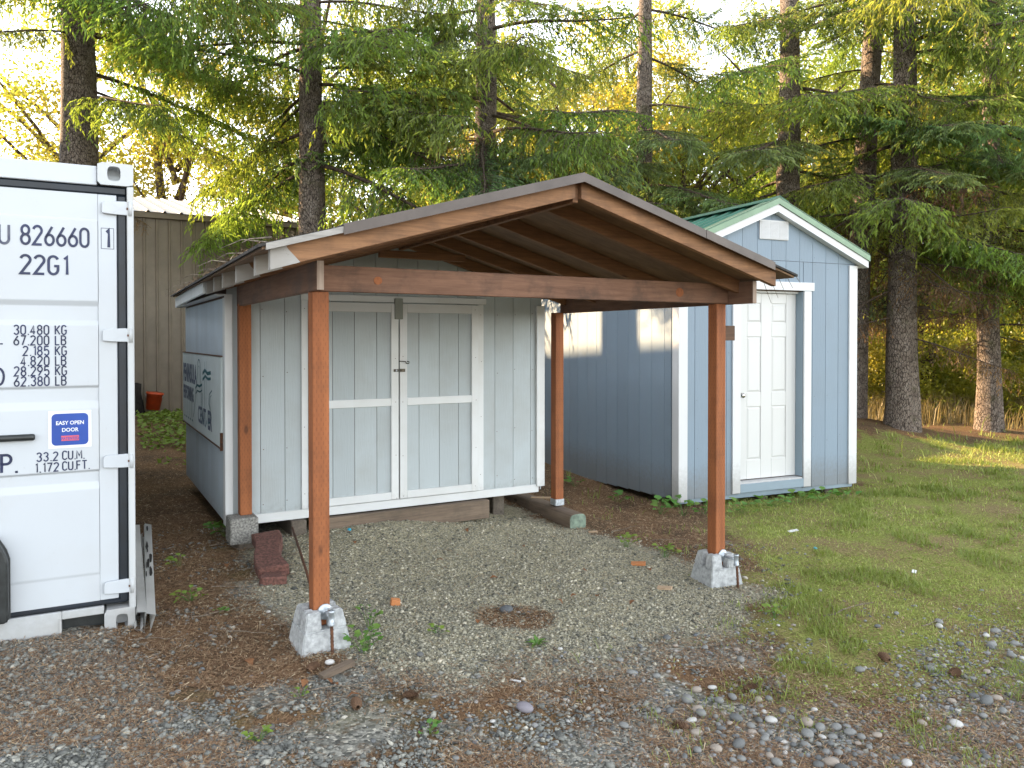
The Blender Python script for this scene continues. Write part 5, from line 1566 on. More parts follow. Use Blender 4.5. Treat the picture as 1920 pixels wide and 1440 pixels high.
def ground_stuff():
    # coarse blue-grey gravel of the foreground
    x, y, r = wedge_points(150000, 2.75, 8.0, 1.9, 1)
    pad, grass, greyl, peb, brown, grav = zones(x, y)
    w = np.clip(greyl * 1.0 + (1 - grass) * (1 - pad) * .46 * (1 - .55 * brown) * S(fbm(x, y, 3.1, 77), .36, .62), 0, 1)
    k = (r.random(len(x)) < w) & ~inside_building(x, y) & (y < 6.5)
    x, y = x[k], y[k]; n = len(x)
    s = np.exp(r.normal(np.log(.0085), .42, n)) * np.where(r.random(n) < .04, 1.7, 1)
    chips('gravel', 'loose blue-grey crushed gravel over the foreground', M['gravelL'], x, y, np.clip(s, .004, .026), r, np.clip(r.normal(.45, .24, n), 0, 1))
    # finer pale gravel pad below the porch
    x, y, r = wedge_points(150000, 3.4, 8.0, 1.5, 2, .40)
    pad = zones(x, y)[0]
    k = (r.random(len(x)) < pad * .9) & ~inside_building(x, y)
    x, y = x[k], y[k]; n = len(x)
    s = np.exp(r.normal(np.log(.0062), .42, n))
    chips('gravel', 'fine grey-green gravel pad below the porch', M['gravelP'], x, y, np.clip(s, .003, .022), r, np.clip(r.normal(.48, .28, n), 0, 1))
    # small round pebbles toward the right
    x, y, r = wedge_points(26000, 2.8, 6.5, 1.6, 3)
    pad, grass, greyl, peb, brown, grav = zones(x, y)
    k = r.random(len(x)) < np.clip(peb * .55 + (x > -.2) * (1 - pad) * (1 - .75 * grass) * .10 + .015, 0, 1) * (y < 5.4) * (x > -2.2)
    x, y = x[k], y[k]; n = len(x)
    s = np.exp(r.normal(np.log(.0085), .38, n))
    chips('small_pebbles', 'small rounded pebbles scattered in front of the grass', M['smallpeb'], x, y, np.clip(s, .004, .02), r, np.clip(r.normal(.42, .25, n), 0, 1), IV1, IF1, (1, .75, .5), True, .4)
    # fallen needles
    x, y, r = wedge_points(330000, 2.75, 12.0, 1.75, 4)
    pad, grass, greyl, peb, brown, grav = zones(x, y)
    w = np.clip(brown * 1.0 + .85 * (1 - pad) * (1 - grass * .72) * S(fbm(x, y, 2.4, 55), .30, .6) + pad * .03, 0, 1)
    k = (r.random(len(x)) < w) & ~inside_building(x, y)
    x, y = x[k], y[k]; n = len(x)
    ux, uy, uz = rot_basis(r, n, .55)
    L = r.uniform(.012, .05, n) * np.where(r.random(n) < .06, 2.2, 1); wd = r.uniform(.0009, .0021, n) * np.clip(y / 4, 1, 2.2)
    c = np.column_stack([x, y, zg(x, y) + r.uniform(.002, .014, n)])
    V = np.stack([c - ux * L[:, None] * .5 - uy * wd[:, None], c - ux * L[:, None] * .5 + uy * wd[:, None], c + ux * L[:, None] * .5 + uz * .004], 1).reshape(-1, 3)
    o = obj('needle_litter', np_mesh('needle_litter', V, [np.arange(n * 3).reshape(-1, 3)], M['litter'], tint=np.repeat(np.clip(r.normal(.45, .24, n), 0, 1), 3)))
    tag(o, 'fallen brown conifer needles and dry stems on the ground', 'needles', kind='stuff')
    # turf
    x, y, r = wedge_points(420000, 3.0, 26.0, 1.45, 6)
    pad, grass, greyl, peb, brown, grav = zones(x, y)
    tuft = fbm(x, y, 3.2, 91, 3)
    bright = S(tuft, .58, .68)
    w = np.clip(grass * (.10 + .55 * S(fbm(x, y, 1.1, 61), .42, .60) + .6 * bright) + (1 - pad) * (x > .3) * .05 * bright, 0, 1)
    k = (r.random(len(x)) < w) & ~inside_building(x, y)
    x, y, bright = x[k], y[k], bright[k]; n = len(x)
    a = r.uniform(0, 6.283, n)
    hgt = r.uniform(.008, .026, n) * (1 + 1.3 * bright) * np.where(r.random(n) < .012, 3.5, 1) * np.clip(y / 6, .9, 2.0)
    lean = r.uniform(.3, 1.6, n)
    wd = r.uniform(.0012, .0026, n) * np.clip(y / 4.5, 1, 3.5)
    d = np.column_stack([np.cos(a), np.sin(a), np.zeros(n)]); e = np.column_stack([-np.sin(a), np.cos(a), np.zeros(n)])
    b = np.column_stack([x, y, zg(x, y) - .002])
    p1 = b + d * (hgt * lean * .35)[:, None] + np.array([0, 0, 1]) * (hgt * .65)[:, None]
    p2 = b + d * (hgt * lean)[:, None] + np.array([0, 0, 1]) * hgt[:, None]
    V = np.stack([b - e * wd[:, None], b + e * wd[:, None], p1 - e * wd[:, None] * .8, p1 + e * wd[:, None] * .8, p2], 1).reshape(-1, 3)
    o5 = np.arange(n)[:, None] * 5
    q = o5 + np.array([[0, 1, 3, 2]]); t = o5 + np.array([[2, 3, 4]])
    dryness = np.clip(r.normal(.42, .2, n) + .30 * (fbm(x, y, .9, 47) - .5) * 2 - .35 * bright, 0, 1)
    o = obj('grass', np_mesh('grass', V, [q, t], M['grassblade'], tint=np.repeat(dryness, 5)))
    tag(o, 'short mossy grass with brighter tufts on the right of the yard', 'grass', kind='stuff')
    # low moss and clover leaves in the turf
    x, y, r = wedge_points(90000, 3.0, 9.0, 1.5, 8)
    pad, grass, greyl, peb, brown, grav = zones(x, y)
    k = r.random(len(x)) < grass * S(fbm(x, y, 1.7, 33), .42, .62)
    x, y = x[k], y[k]; n = len(x)
    ux, uy, uz = rot_basis(r, n, .8)
    s = r.uniform(.004, .010, n)[:, None]
    c = np.column_stack([x, y, zg(x, y) + r.uniform(.003, .016, n)])
    V = np.stack([c - ux * s, c + uy * s * .7, c + ux * s, c - uy * s * .7], 1).reshape(-1, 3)
    o = obj('moss', np_mesh('moss', V, [np.arange(n * 4).reshape(-1, 4)], M['grassblade'], tint=np.repeat(np.clip(r.normal(.3, .2, n), 0, 1), 4)))
    tag(o, 'low moss and tiny clover leaves between the grass blades', 'moss', kind='stuff')
    # creeping ground cover behind the container and old shed
    r = np.random.default_rng(14)
    n = 9000
    x = r.uniform(-8.6, -3.2, n); y = r.uniform(9.3, 15.2, n)
    k = (fbm(x, y, 1.2, 19) > .44) & (x + .5 * y > .2) & (np.hypot(x + 6.95, y - 14.7) > .42) & (r.random(n) < .2 + .8 * S(y, 9.3, 11.5))
    x, y = x[k], y[k]; n = len(x)
    ux, uy, uz = rot_basis(r, n, 1.2)
    s = r.uniform(.022, .05, n)[:, None]
    c = np.column_stack([x, y, zg(x, y) + r.uniform(.01, .13, n)])
    V = np.stack([c - ux * s, c + uy * s * .75, c + ux * s + uz * s * .2, c - uy * s * .75], 1).reshape(-1, 3)
    o = obj('ground_cover', np_mesh('ground_cover', V, [np.arange(n * 4).reshape(-1, 4)], M['limeleaf'], tint=np.repeat(np.clip(r.normal(.35, .25, n), 0, 1), 4)))
    tag(o, 'creeping yellow-green ground cover in the passage by the workshop', 'ground cover', kind='stuff')
ground_stuff()

# ------------------------------------------------------------------ conifers
def bough_mesh(seed, L=3.2, dens=1.0, hang=1.0, mats=None, bare=0.0, up=.05):
    """one spruce limb along +x with side twigs, hanging twiglets and needle sprays"""
    r = np.random.default_rng(seed)
    WV, WF, wo = [], [], 0
    SV, ST, so = [], [], 0
    n = 12
    t = np.linspace(0, 1, n)
    wob = np.cumsum(r.normal(0, .025, n)) * L * .25
    limb = np.column_stack([L * t, wob * .6, L * (up * t - .42 * t ** 2 + .26 * t ** 3) + wob * .2])
    V, q = tube_np(limb, .030 * (1 - t) ** .8 * L / 3.2 + .004, 6); WV.append(V); WF.append(q); wo += len(V)
    def at(tt):
        f = tt * (n - 1); i = int(min(n - 2, f)); return limb[i] + (limb[i + 1] - limb[i]) * (f - i)
    sp_c, sp_d, sp_l, sp_t = [], [], [], []
    def sprays(P, start, spacing, ln0, ln1, tintb):
        """needle sprays along a polyline"""
        seg = np.diff(P, axis=0); ls = np.linalg.norm(seg, axis=1); tot = ls.sum()
        s = start * tot; side = 1
        while s < tot:
            acc = 0
            for i in range(len(ls)):
                if acc + ls[i] >= s: break
                acc += ls[i]
            p = P[i] + seg[i] * ((s - acc) / ls[i]); d = seg[i] / ls[i]
            lat = np.cross(d, [0, 0, 1.0]); lat /= np.linalg.norm(lat) + 1e-6
            dd = d * r.uniform(.5, 1.0) + lat * side * r.uniform(.3, .9) + np.array([0, 0, -1]) * r.uniform(-.1, .7) * hang
            dd /= np.linalg.norm(dd)
            if r.random() > bare:
                sp_c.append(p); sp_d.append(dd); sp_l.append(r.uniform(ln0, ln1)); sp_t.append(np.clip(tintb + r.normal(0, .2) + .35 * s / tot, 0, 1))
            side = -side; s += spacing * r.uniform(.6, 1.4)
        dd = (P[-1] - P[-2]); dd /= np.linalg.norm(dd) + 1e-6
        if r.random() > bare:
            sp_c.append(P[-1]); sp_d.append(dd); sp_l.append(ln1); sp_t.append(.8)
    tt = .10; side = 1
    while tt < 1.0:
        p = at(tt)
        l = L * (.13 + .27 * (1 - tt) ** .8 * min(1, .35 + tt * 2)) * r.uniform(.55, 1.15)
        ang = R(r.uniform(42, 72)) * side
        m_ = 5
        u = np.linspace(0, 1, m_)
        dx, dy = math.cos(ang), math.sin(ang)
        sag = r.uniform(.25, .75) * hang
        sec = p + np.column_stack([dx * l * u, dy * l * u, -l * sag * u ** 1.5 + .04 * l * u])
        sec += np.column_stack([np.zeros(m_), np.cumsum(r.normal(0, .015, m_)), np.zeros(m_)])
        V, q = tube_np(sec, np.linspace(.0075, .002, m_) * L / 3.2, 3); WV.append(V); WF.append(q + wo); wo += len(V)
        sprays(sec, .08, .037 / dens, .06, .14, .30)
        # hanging twiglets
        for h in range(int(r.integers(1, 4) * hang + .5)):
            i = r.integers(1, m_)
            hl = r.uniform(.14, .48) * hang
            h0 = sec[i]
            hg = np.array([h0, h0 + [r.normal(0, .05), r.normal(0, .05), -hl * .5], h0 + [r.normal(0, .10), r.normal(0, .10), -hl]])
            V, q = tube_np(hg, [.004, .003, .0015], 3); WV.append(V); WF.append(q + wo); wo += len(V)
            sprays(hg, .05, .040 / dens, .05, .11, .35)
        side = -side
        tt += .052 / L * 1.25 * r.uniform(.6, 1.4) / (.55 + .45 * dens)
    # geometry of sprays: two crossed slim blades
    c = np.array(sp_c); d = np.array(sp_d); ln = np.array(sp_l)[:, None]; k = len(c)
    a = np.cross(d, r.normal(size=(k, 3))); a /= np.linalg.norm(a, axis=1)[:, None]
    b = np.cross(d, a)
    w = r.uniform(.0095, .0165, k)[:, None]
    tipd = d + np.array([0, 0, -.25]); 
    SVs = []
    for e in (a, b):
        SVs.append(np.stack([c, c + d * ln * .4 + e * w, c + tipd * ln * .95, c + d * ln * .4 - e * w], 1))
    SVv = np.concatenate(SVs, 0).reshape(-1, 3)
    SF = np.arange(len(SVv)).reshape(-1, 4)
    Wv = np.concatenate(WV); Wf = np.concatenate(WF)
    Vall = np.concatenate([Wv, SVv])
    tint = np.concatenate([np.zeros(len(Wv)), np.repeat(np.tile(np.array(sp_t), 2), 4)])
    me = np_mesh('branch', Vall, [Wf, SF + len(Wv)], mats, mat_idx=np.concatenate([np.zeros(len(Wf), int), np.ones(len(SF), int)]), tint=tint)
    return me
BA = [bough_mesh(100 + k, 3.2, .85, h, [M['limb'], M['needleA']]) for k, h in enumerate((.75, 1.05, .9, 1.2, .65))]
BB = [bough_mesh(200 + k, 3.0, 1.25, h, [M['limb'], M['needleB']], up=.0) for k, h in enumerate((.55, .7, .6))]
BD = [bough_mesh(300 + k, 2.6, .75, 1.0, [M['limb'], M['needleD']], .62, -.05) for k in range(3)]
BX = [bough_mesh(400 + k, 2.6, .5, .8, [M['limb'], M['needleA']], .85, .02) for k in range(2)]

def trunk_mesh(seed, r0, H, lean=(0, 0), sides=14, flare=.35):
    r = np.random.default_rng(seed)
    n = 26
    z = np.linspace(-.3, H, n)
    cx = lean[0] * z + np.cumsum(r.normal(0, .01, n)); cy = lean[1] * z + np.cumsum(r.normal(0, .01, n))
    rad = r0 * (1 - .80 * np.clip(z / H, 0, 1)) * (1 + flare * np.exp(-np.clip(z, 0, 9) / .35))
    V, q = tube_np(np.column_stack([cx, cy, z]), rad, sides)
    ang = np.tile(np.arange(sides) / sides * 2 * np.pi, n); zz = np.repeat(z, sides); cc = np.column_stack([np.repeat(cx, sides), np.repeat(cy, sides)])
    f = 1 + .06 * np.sin(ang * 3 + zz * .7 + seed) + .05 * np.sin(ang * 5 - zz * 1.3) + r.normal(0, .012, len(ang)) + .10 * np.exp(-np.clip(zz, 0, 9) / .3) * np.sin(ang * 4 + seed)
    V[:, :2] = cc + (V[:, :2] - cc) * f[:, None]
    return np_mesh('trunk', V, [q], M['bark'], smooth=True), (cx, cy, z, rad)

def open_gap(x, y, z):
    # gaps between the boughs through which the sun reaches the blue shed's side wall and the lawn
    c, s_ = math.cos(TH2), math.sin(TH2)
    px, py = x - 1.7294, y - 7.9934
    a = px * c + py * s_; da = -(sd.x * c + sd.y * s_)       # distance along the beam to the wall plane a = 0
    t = -a / da
    if t > 0:
        b = -(px - sd.x * t) * s_ + (py - sd.y * t) * c; zz = z - sd.z * t
        if -.3 < b < 3.0 and 1.2 < zz < 2.6: return .6
    t = z / sd.z
    if t > 0:
        gx, gy = x - sd.x * t, y - sd.y * t
        if (4.9 < gx < 8.5 and 10.0 < gy < 11.3) or (6.8 < gx < 10.5 and 12.0 < gy < 13.4): return .85
    return 0
def conifer(nm, x, y, r0, H, label, seed, lean=(0, 0), zlo=1.6, zhi=11, nb=60, Lmax=3.6, src=(BA,), dead=10, group=None, dens_up=1.6, avoid=None, face=None, deadlo=1.0, z0=None, stubs=6):
    rr = random.Random(seed)
    z = float(zg0(x, y)) if z0 is None else z0
    t = tag(empty(nm, (x, y, z)), label, 'tree', group)
    me, ax = trunk_mesh(seed, r0, H, lean)
    obj('trunk', me, t)
    cr = empty('crown'); cr.parent = t
    cx, cy, zz, rad = ax
    def axis(h):
        return float(np.interp(h, zz, cx)), float(np.interp(h, zz, cy)), float(np.interp(h, zz, rad))
    for k in range(nb):
        h = zlo + (zhi - zlo) * ((k + rr.random()) / nb) ** dens_up
        a = k * 2.39996 + rr.uniform(-.5, .5)
        if face is not None and rr.random() < face[1]:
            a = face[0] + rr.gauss(0, .9)
        s = (.55 + .45 * rr.random()) * Lmax / 3.2 * (1.0 if h < zhi * .5 else max(.30, 1.4 - .9 * h / zhi))
        if avoid and avoid(x + math.cos(a) * s * 3.2, y + math.sin(a) * s * 3.2, z + h): continue
        px, py, pr = axis(h)
        if max(open_gap(x + px + math.cos(a) * s * 3.2 * t_, y + py + math.sin(a) * s * 3.2 * t_, z + h - .75 * s * t_ + dz_) for t_ in (0, .3, .65, 1) for dz_ in (.1, -.45, -.9)) > rr.random(): continue
        m = rr.choice(rr.choice(src))
        obj('branch', m, cr, (px + math.cos(a) * pr * .7, py + math.sin(a) * pr * .7, h), (rr.uniform(-.35, .35), rr.uniform(-.08, .42), a), s)
    for k in range(dead):
        h = deadlo + rr.random() * 3.2; a = rr.uniform(0, 6.283); px, py, pr = axis(h)
        if max(open_gap(x + px + math.cos(a) * t_, y + py + math.sin(a) * t_, z + h - .2 * t_) for t_ in (0, .6, 1.4)) > rr.random(): continue
        obj('dead_branch', rr.choice(BD + BX), cr, (px + math.cos(a) * pr * .7, py + math.sin(a) * pr * .7, h), (rr.uniform(-.5, .5), rr.uniform(-.1, .35), a), rr.uniform(.3, .75))
    return t
def low_bough(tree, h, ang, sc, tilt, mesh, roll=0.0):
    cr = [c for c in tree.children if c.name.startswith('crown')][0]
    obj('branch', mesh, cr, (math.cos(ang) * .2, math.sin(ang) * .2, h), (roll, tilt, ang), sc)
def clear_of_sheds(x, y, z):
    # keep boughs from dipping into the two sheds and the container
    if z - .9 > 3.4: return False
    c, s_ = math.cos(TH1), math.sin(TH1)
    a = (x + 1.05) * c + (y - 4.07) * s_; b = -(x + 1.05) * s_ + (y - 4.07) * c
    if -2 < a < 7.4 and -1 < b < 6.6: return True
    return False
AV = clear_of_sheds
t1 = conifer('spruce_tree', -7.19, 12.8, .36, 17, 'thick bare-trunked spruce rising behind the white container', 1, (0, 0), 5.0, 12, 62, 3.5, (BA,), 7, avoid=AV, deadlo=2.5)
t2 = conifer('spruce_tree', -3.34, 13.0, .265, 16, 'spruce behind the old shed roof with hanging boughs, left of its ridge', 2, (-.006, 0), 4.3, 12, 74, 3.5, (BA,), 8, avoid=AV, deadlo=2.3)
t3 = conifer('spruce_tree', -.46, 13.5, .25, 16, 'spruce behind the porch ridge with a fuzzy dead-twig trunk', 3, (.003, 0), 4.0, 12, 52, 3.3, (BA, BB), 12, avoid=AV, deadlo=2.2)
t4 = conifer('spruce_tree', 2.48, 14.5, .20, 16, 'slender spruce between the porch ridge and the blue shed', 4, (0, 0), 3.9, 12, 54, 3.2, (BB, BB, BA), 6, avoid=AV)
t5 = conifer('spruce_tree', 4.91, 13.8, .25, 16, 'spruce rising behind the green roof ridge with long bare limbs', 5, (0, 0), 3.9, 12, 46, 3.5, (BA,), 10, avoid=AV, deadlo=3.5)
t6 = conifer('spruce_tree', 6.54, 13.0, .25, 17, 'thick spruce with dead brown twigs right of the blue shed', 6, (0, 0), 3.2, 12, 42, 3.4, (BA, BB, BA), 26, avoid=AV, deadlo=1.2)
conifer('spruce_tree', 5.98, 13.7, .23, 16, 'leaning spruce just behind the blue shed right corner', 7, (.055, 0), 3.2, 12, 34, 2.8, (BA,), 10, avoid=AV, deadlo=1.4)
t7 = conifer('spruce_tree', 8.66, 14.0, .20, 16, 'spruce with a split grey trunk at the right of the lawn', 8, (.004, 0), 3.3, 12, 40, 3.3, (BB, BA), 10, avoid=AV, deadlo=1.5)
conifer('spruce_tree', 11.2, 13.2, .25, 16, 'spruce at the far right edge, its boughs entering the picture', 9, (0, 0), 3.0, 12, 44, 3.6, (BB, BA), 8, avoid=AV)
for h, a, sc, tl, k in ((4.9, -30, .9, .10, 0),):
    low_bough(t1, h, R(a), sc, tl, BA[k])
for tr, lst in ((t4, ((4.6, -70, 1.0, .12, 0), (5.0, -115, 1.0, .1, 1), (4.3, -35, .95, .14, 2), (5.6, -90, .9, .15, 1))), (t5, ((4.9, -120, .95, .1, 2), (5.4, -50, 1.0, .15, 0))),
                (t6, ((5.0, -60, .95, .1, 1), (4.3, -100, .7, .1, 2))), (t7, ((5.0, -150, .9, .12, 1), (4.7, -95, .9, .08, 0)))):
    for h, a, sc, tl, k in lst:
        low_bough(tr, h, R(a), sc, tl, BB[k])
# more boughs toward the yard and toward the back
for tr, src, lst in ((t1, BA, ((5.9, -38, 1.2, .28, 0), (6.2, -45, 1.2, .30, 3), (5.8, -50, 1.1, .28, 1), (6.5, -40, 1.25, .36, 4), (6.0, -33, 1.2, .26, 2), (5.6, -50, 1.0, .06, 0), (6.1, -58, 1.0, .08, 3), (6.7, -45, 1.05, .12, 2), (7.2, -62, 1.0, .1, 4), (5.3, -40, .9, .04, 1), (7.6, -35, 1.0, .15, 0), (6.2, -135, 1.0, .1, 2), (6.9, -150, 1.0, .1, 1), (5.4, -145, .9, .1, 3),
                               (5.4, 35, 1.0, .06, 1), (5.2, 55, 1.0, .05, 3), (5.9, 48, 1.05, .06, 0), (6.5, 30, 1.0, .08, 2), (5.5, 85, .95, .05, 4), (6.9, 62, 1.0, .1, 1))),
                     (t2, BA, ((4.4, 148, 1.05, .05, 1), (4.6, 135, 1.1, .1, 3), (5.0, 155, 1.1, .1, 2), (4.7, 100, 1.0, .05, 4), (5.2, 115, 1.0, .05, 1), (5.0, 140, 1.0, .05, 3), (5.7, 128, 1.0, .1, 0), (6.4, 150, 1.0, .12, 2), (5.9, -125, .9, .0, 4), (6.2, -60, 1.0, .1, 0), (6.8, -110, 1.0, .12, 3), (5.4, -35, 1.0, .12, 1))),
                     (t3, BA, ((4.6, -110, .9, .1, 0), (5.2, -60, 1.0, .1, 3), (5.8, -130, 1.0, .1, 1), (6.4, -80, 1.0, .12, 2), (7.0, -45, 1.0, .12, 4), (4.4, -30, .95, .12, 2), (6.9, -140, 1.0, .12, 0), (5.0, 160, 1.0, .1, 1), (5.6, 20, 1.0, .1, 3), (4.9, 70, 1.0, .1, 4))),
                     (t4, BA, ((5.9, -125, 1.0, .1, 0), (6.5, -60, 1.0, .12, 3), (7.0, -95, 1.0, .12, 1), (5.2, 10, 1.0, .12, 2), (6.2, 170, 1.0, .1, 4))),
                     (t5, BA, ((6.2, -130, 1.0, .2, 0), (6.6, -70, 1.0, .15, 3), (5.6, -160, 1.05, .25, 1), (7.1, -40, 1.0, .12, 2), (5.2, 15, 1.0, .12, 4))),
                     (t6, BA, ((5.6, -140, 1.0, .12, 0), (6.4, -70, 1.0, .12, 3), (7.0, -110, 1.0, .12, 1), (5.2, -20, 1.0, .1, 2))),
                     (t7, BA, ((5.8, -130, 1.0, .12, 0), (6.5, -80, 1.0, .12, 1), (7.0, -40, 1.0, .12, 2), (5.3, 170, 1.0, .1, 4)))):
    for h, a, sc, tl, k in lst:
        low_bough(tr, h, R(a), sc, tl, src[k], random.uniform(-.3, .3))
# thin out boughs: the row stands open toward the low sun, which reaches the blue shed's side wall, the lawn and the lower crowns
def thin_boughs():
    rr = random.Random(99)
    c, s_ = math.cos(TH2), math.sin(TH2)
    def RW(a, b, z): return (1.7294 + a * c - b * s_, 7.9934 + a * s_ + b * c, z)
    lanes = []
    for k in range(240):
        lanes.append((RW(-.03, rr.uniform(-.05, 2.7), rr.uniform(1.45, 2.45)), .66, 0))
    for k in range(70):
        lanes.append(((rr.uniform(5.0, 7.4), rr.uniform(10.3, 11.2), .0), .8, 0))
        lanes.append(((rr.uniform(7.4, 10), rr.uniform(12.2, 13.3), .1), .7, 0))
    for k in range(420):
        y = rr.uniform(11, 14.5)
        lanes.append(((rr.uniform(-.62, .68) * y, y, rr.uniform(3.2, 7.6)), .70, 7.9))
    for k in range(110):
        y = rr.uniform(12, 14.5)
        lanes.append(((rr.uniform(.28, .68) * y, y, rr.uniform(3.0, 6.8)), .25, 0))
    for it in range(3):
        dg = bpy.context.evaluated_depsgraph_get(); dg.update()
        kill = {}
        for p, pr, zmin in lanes:
            o = Vector(p) + sd * .04
            for hop in range(8):
                h, loc, nrm, idx, ob, mt = SC.ray_cast(dg, o, sd)
                if not h: break
                nm = ob.name.split('.')[0]
                if nm not in ('branch', 'dead_branch'): break
                if ob.name not in kill and (zmin == 0 or ob.matrix_world.translation.z > zmin):
                    kill[ob.name] = rr.random() < pr
                o = loc + sd * .05
        for nm, kl in kill.items():
            if kl: bpy.data.objects.remove(bpy.data.objects[nm])
thin_boughs()
# ------------------------------------------------------------------ yellowing broadleaf trees and shrubs behind
def leaf_crown(seed, rx, rz, n, lsz, gaps=.5):
    r = np.random.default_rng(seed)
    # clumps spread through an uneven crown
    nc = 46
    cc = r.normal(size=(nc, 3)); cc /= np.linalg.norm(cc, axis=1)[:, None]
    cc *= (r.random((nc, 1)) ** .45) * np.array([rx, rx, rz])
    cr = r.uniform(.18, .42, nc) * rx
    pick = r.integers(0, nc, n)
    d = r.normal(size=(n, 3)); d /= np.linalg.norm(d, axis=1)[:, None]
    P = cc[pick] + d * (cr[pick] * r.random(n) ** .5)[:, None] * np.array([1, 1, .7])
    u = r.normal(size=(n, 3)); u /= np.linalg.norm(u, axis=1)[:, None]
    v = np.cross(u, r.normal(size=(n, 3))); v /= np.linalg.norm(v, axis=1)[:, None]
    s = (lsz * r.uniform(.6, 1.3, n))[:, None]
    V = np.stack([P - u * s, P + v * s * .6, P + u * s, P - v * s * .6], 1).reshape(-1, 3)
    return np_mesh('crown', V, [np.arange(4 * n).reshape(-1, 4)], M['autumn'], tint=np.repeat(np.clip(r.normal(.5, .22, n), 0, 1), 4))
LC = [leaf_crown(500 + k, 2.2, 3.2, 22000, .034) for k in range(3)]
SHM = [leaf_crown(520 + k, .9, .85, 8000, .024) for k in range(2)]
def limbs_mesh(seed, H):
    r = np.random.default_rng(seed)
    VV, FF, o = [], [], 0
    V, q = tube_np(np.column_stack([np.cumsum(r.normal(0, .05, 8)), np.cumsum(r.normal(0, .05, 8)), np.linspace(-.2, H, 8)]), np.linspace(.13, .03, 8), 7); VV.append(V); FF.append(q); o += len(V)
    for k in range(9):
        z = H * r.uniform(.35, .9); a = r.uniform(0, 6.28); l = r.uniform(1, 2)
        V, q = tube_np([(0, 0, z), (math.cos(a) * l * .5, math.sin(a) * l * .5, z + .5 * l), (math.cos(a) * l, math.sin(a) * l, z + .9 * l)], [.05, .03, .01], 5); VV.append(V); FF.append(q + o); o += len(V)
    return np_mesh('trunk', np.concatenate(VV), [np.concatenate(FF)], M['limb'])
LT = [limbs_mesh(540 + k, 5) for k in range(2)]
for k, (x, y, s) in enumerate([(.2, 23, 1.5), (2.6, 25, 1.9), (5.4, 24, 1.8), (8.2, 22.5, 1.7), (11.0, 24, 1.9), (14.2, 22.5, 1.8), (17, 25, 1.9), (12.6, 29, 2.2), (8.6, 29, 2.2), (4.2, 31, 2.3), (-1.6, 31, 2.0), (19, 31, 2.2), (-5.5, 33, 1.9), (16, 38, 2.3), (22, 40, 2.3), (-16, 37, 3.0), (-10, 38, 3.1), (-4.5, 37, 2.9), (1.5, 38, 2.9), (-22, 40, 3.2), (10.5, 19.0, 1.5), (14, 19, 1.7)]):
    t = tag(empty('broadleaf_tree', (x, y, 0), k * 1.3), 'sunlit yellow-green broadleaf tree seen between the spruce trunks', 'tree', 'broadleaf trees beyond the spruces')
    t.scale = (s, s, s)
    obj('trunk', LT[k % 2], t)
    obj('crown', LC[k % 3], t, (0, 0, 3.3 + .4 * (k % 3)))
for k, (x, y, s) in enumerate([(7.2, 17.6, 1.6), (9.4, 18.0, 1.7), (11.0, 17.2, 1.5), (12.8, 17.0, 1.8), (8.4, 20, 2.3), (11.6, 20.5, 2.4), (14.6, 19.5, 2.4), (6.2, 20.5, 2.2), (10.2, 22.5, 2.7), (13.4, 23, 2.7), (4.9, 18.8, 1.5), (16.5, 21, 2.5), (7.8, 23.5, 2.6), (18, 24, 2.8)]):
    t = tag(empty('shrub', (x, y, float(zg0(x, y))), k * 2.1), 'sunlit yellow-green shrub beyond the lawn behind the right trunks', 'shrub', 'shrubs beyond the lawn')
    t.scale = (s, s, s)
    obj('foliage', SHM[k % 2], t, (0, 0, .70))
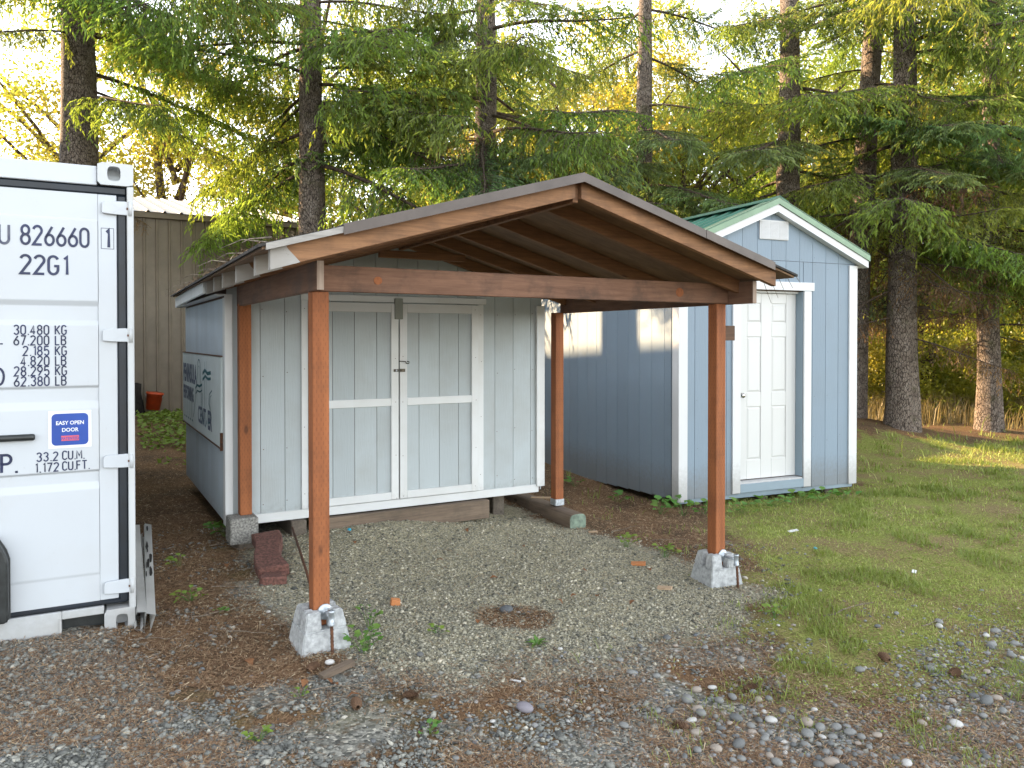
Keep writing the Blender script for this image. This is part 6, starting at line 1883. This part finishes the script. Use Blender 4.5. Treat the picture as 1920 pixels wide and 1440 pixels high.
# far wood closing the view
def far_wood():
    r = np.random.default_rng(77)
    n = 60000
    x = r.uniform(-70, 90, n); y = 58 + r.uniform(0, 10, n)
    h = 4.0 + 5 * fbm(x, x * 0 + 3, .09, 5)
    z = h * r.random(n) ** .8
    P = np.column_stack([x, y, z])
    u = r.normal(size=(n, 3)); u /= np.linalg.norm(u, axis=1)[:, None]
    v = np.cross(u, r.normal(size=(n, 3))); v /= np.linalg.norm(v, axis=1)[:, None]
    s = r.uniform(.18, .45, n)[:, None]
    V = np.stack([P - u * s, P + v * s * .6, P + u * s, P - v * s * .6], 1).reshape(-1, 3)
    o = obj('far_wood', np_mesh('far_wood', V, [np.arange(4 * n).reshape(-1, 4)], M['autumn'], tint=np.repeat(np.clip(r.normal(.45, .25, n), 0, 1), 4)))
    tag(o, 'far wood closing the view behind the yard', 'wood', kind='stuff')
far_wood()
# tall dry grass past the lawn
def dry_grass():
    r = np.random.default_rng(81)
    n = 26000
    x = r.uniform(4.2, 17, n); y = 12.2 + r.uniform(0, 8, n) ** 1.0
    k = (fbm(x, y, .7, 23) > .40) & (y > 14.4 + .7 * np.sin(x)) & (r.random(n) < np.clip((y - 13.6) / 3, .12, 1))
    x, y = x[k], y[k]; n = len(x)
    a = r.uniform(0, 6.283, n); hgt = r.uniform(.15, .65, n) * np.clip((y - 11.5) / 4, .35, 1.1)
    lean = r.uniform(.05, .6, n); wd = r.uniform(.004, .009, n)
    d = np.column_stack([np.cos(a), np.sin(a), np.zeros(n)]); e = np.column_stack([-np.sin(a), np.cos(a), np.zeros(n)])
    b = np.column_stack([x, y, zg(x, y) - .01])
    p1 = b + d * (hgt * lean * .3)[:, None] + np.array([0, 0, 1]) * (hgt * .6)[:, None]
    p2 = b + d * (hgt * lean)[:, None] + np.array([0, 0, 1]) * hgt[:, None]
    V = np.stack([b - e * wd[:, None], b + e * wd[:, None], p1 - e * wd[:, None] * .8, p1 + e * wd[:, None] * .8, p2], 1).reshape(-1, 3)
    o5 = np.arange(n)[:, None] * 5
    o = obj('dry_grass', np_mesh('dry_grass', V, [o5 + np.array([[0, 1, 3, 2]]), o5 + np.array([[2, 3, 4]])], M['dgrass'], tint=np.repeat(np.clip(r.normal(.5, .25, n), 0, 1), 5)))
    tag(o, 'tall dry grass under the trees past the lawn', 'dry grass', kind='stuff')
dry_grass()
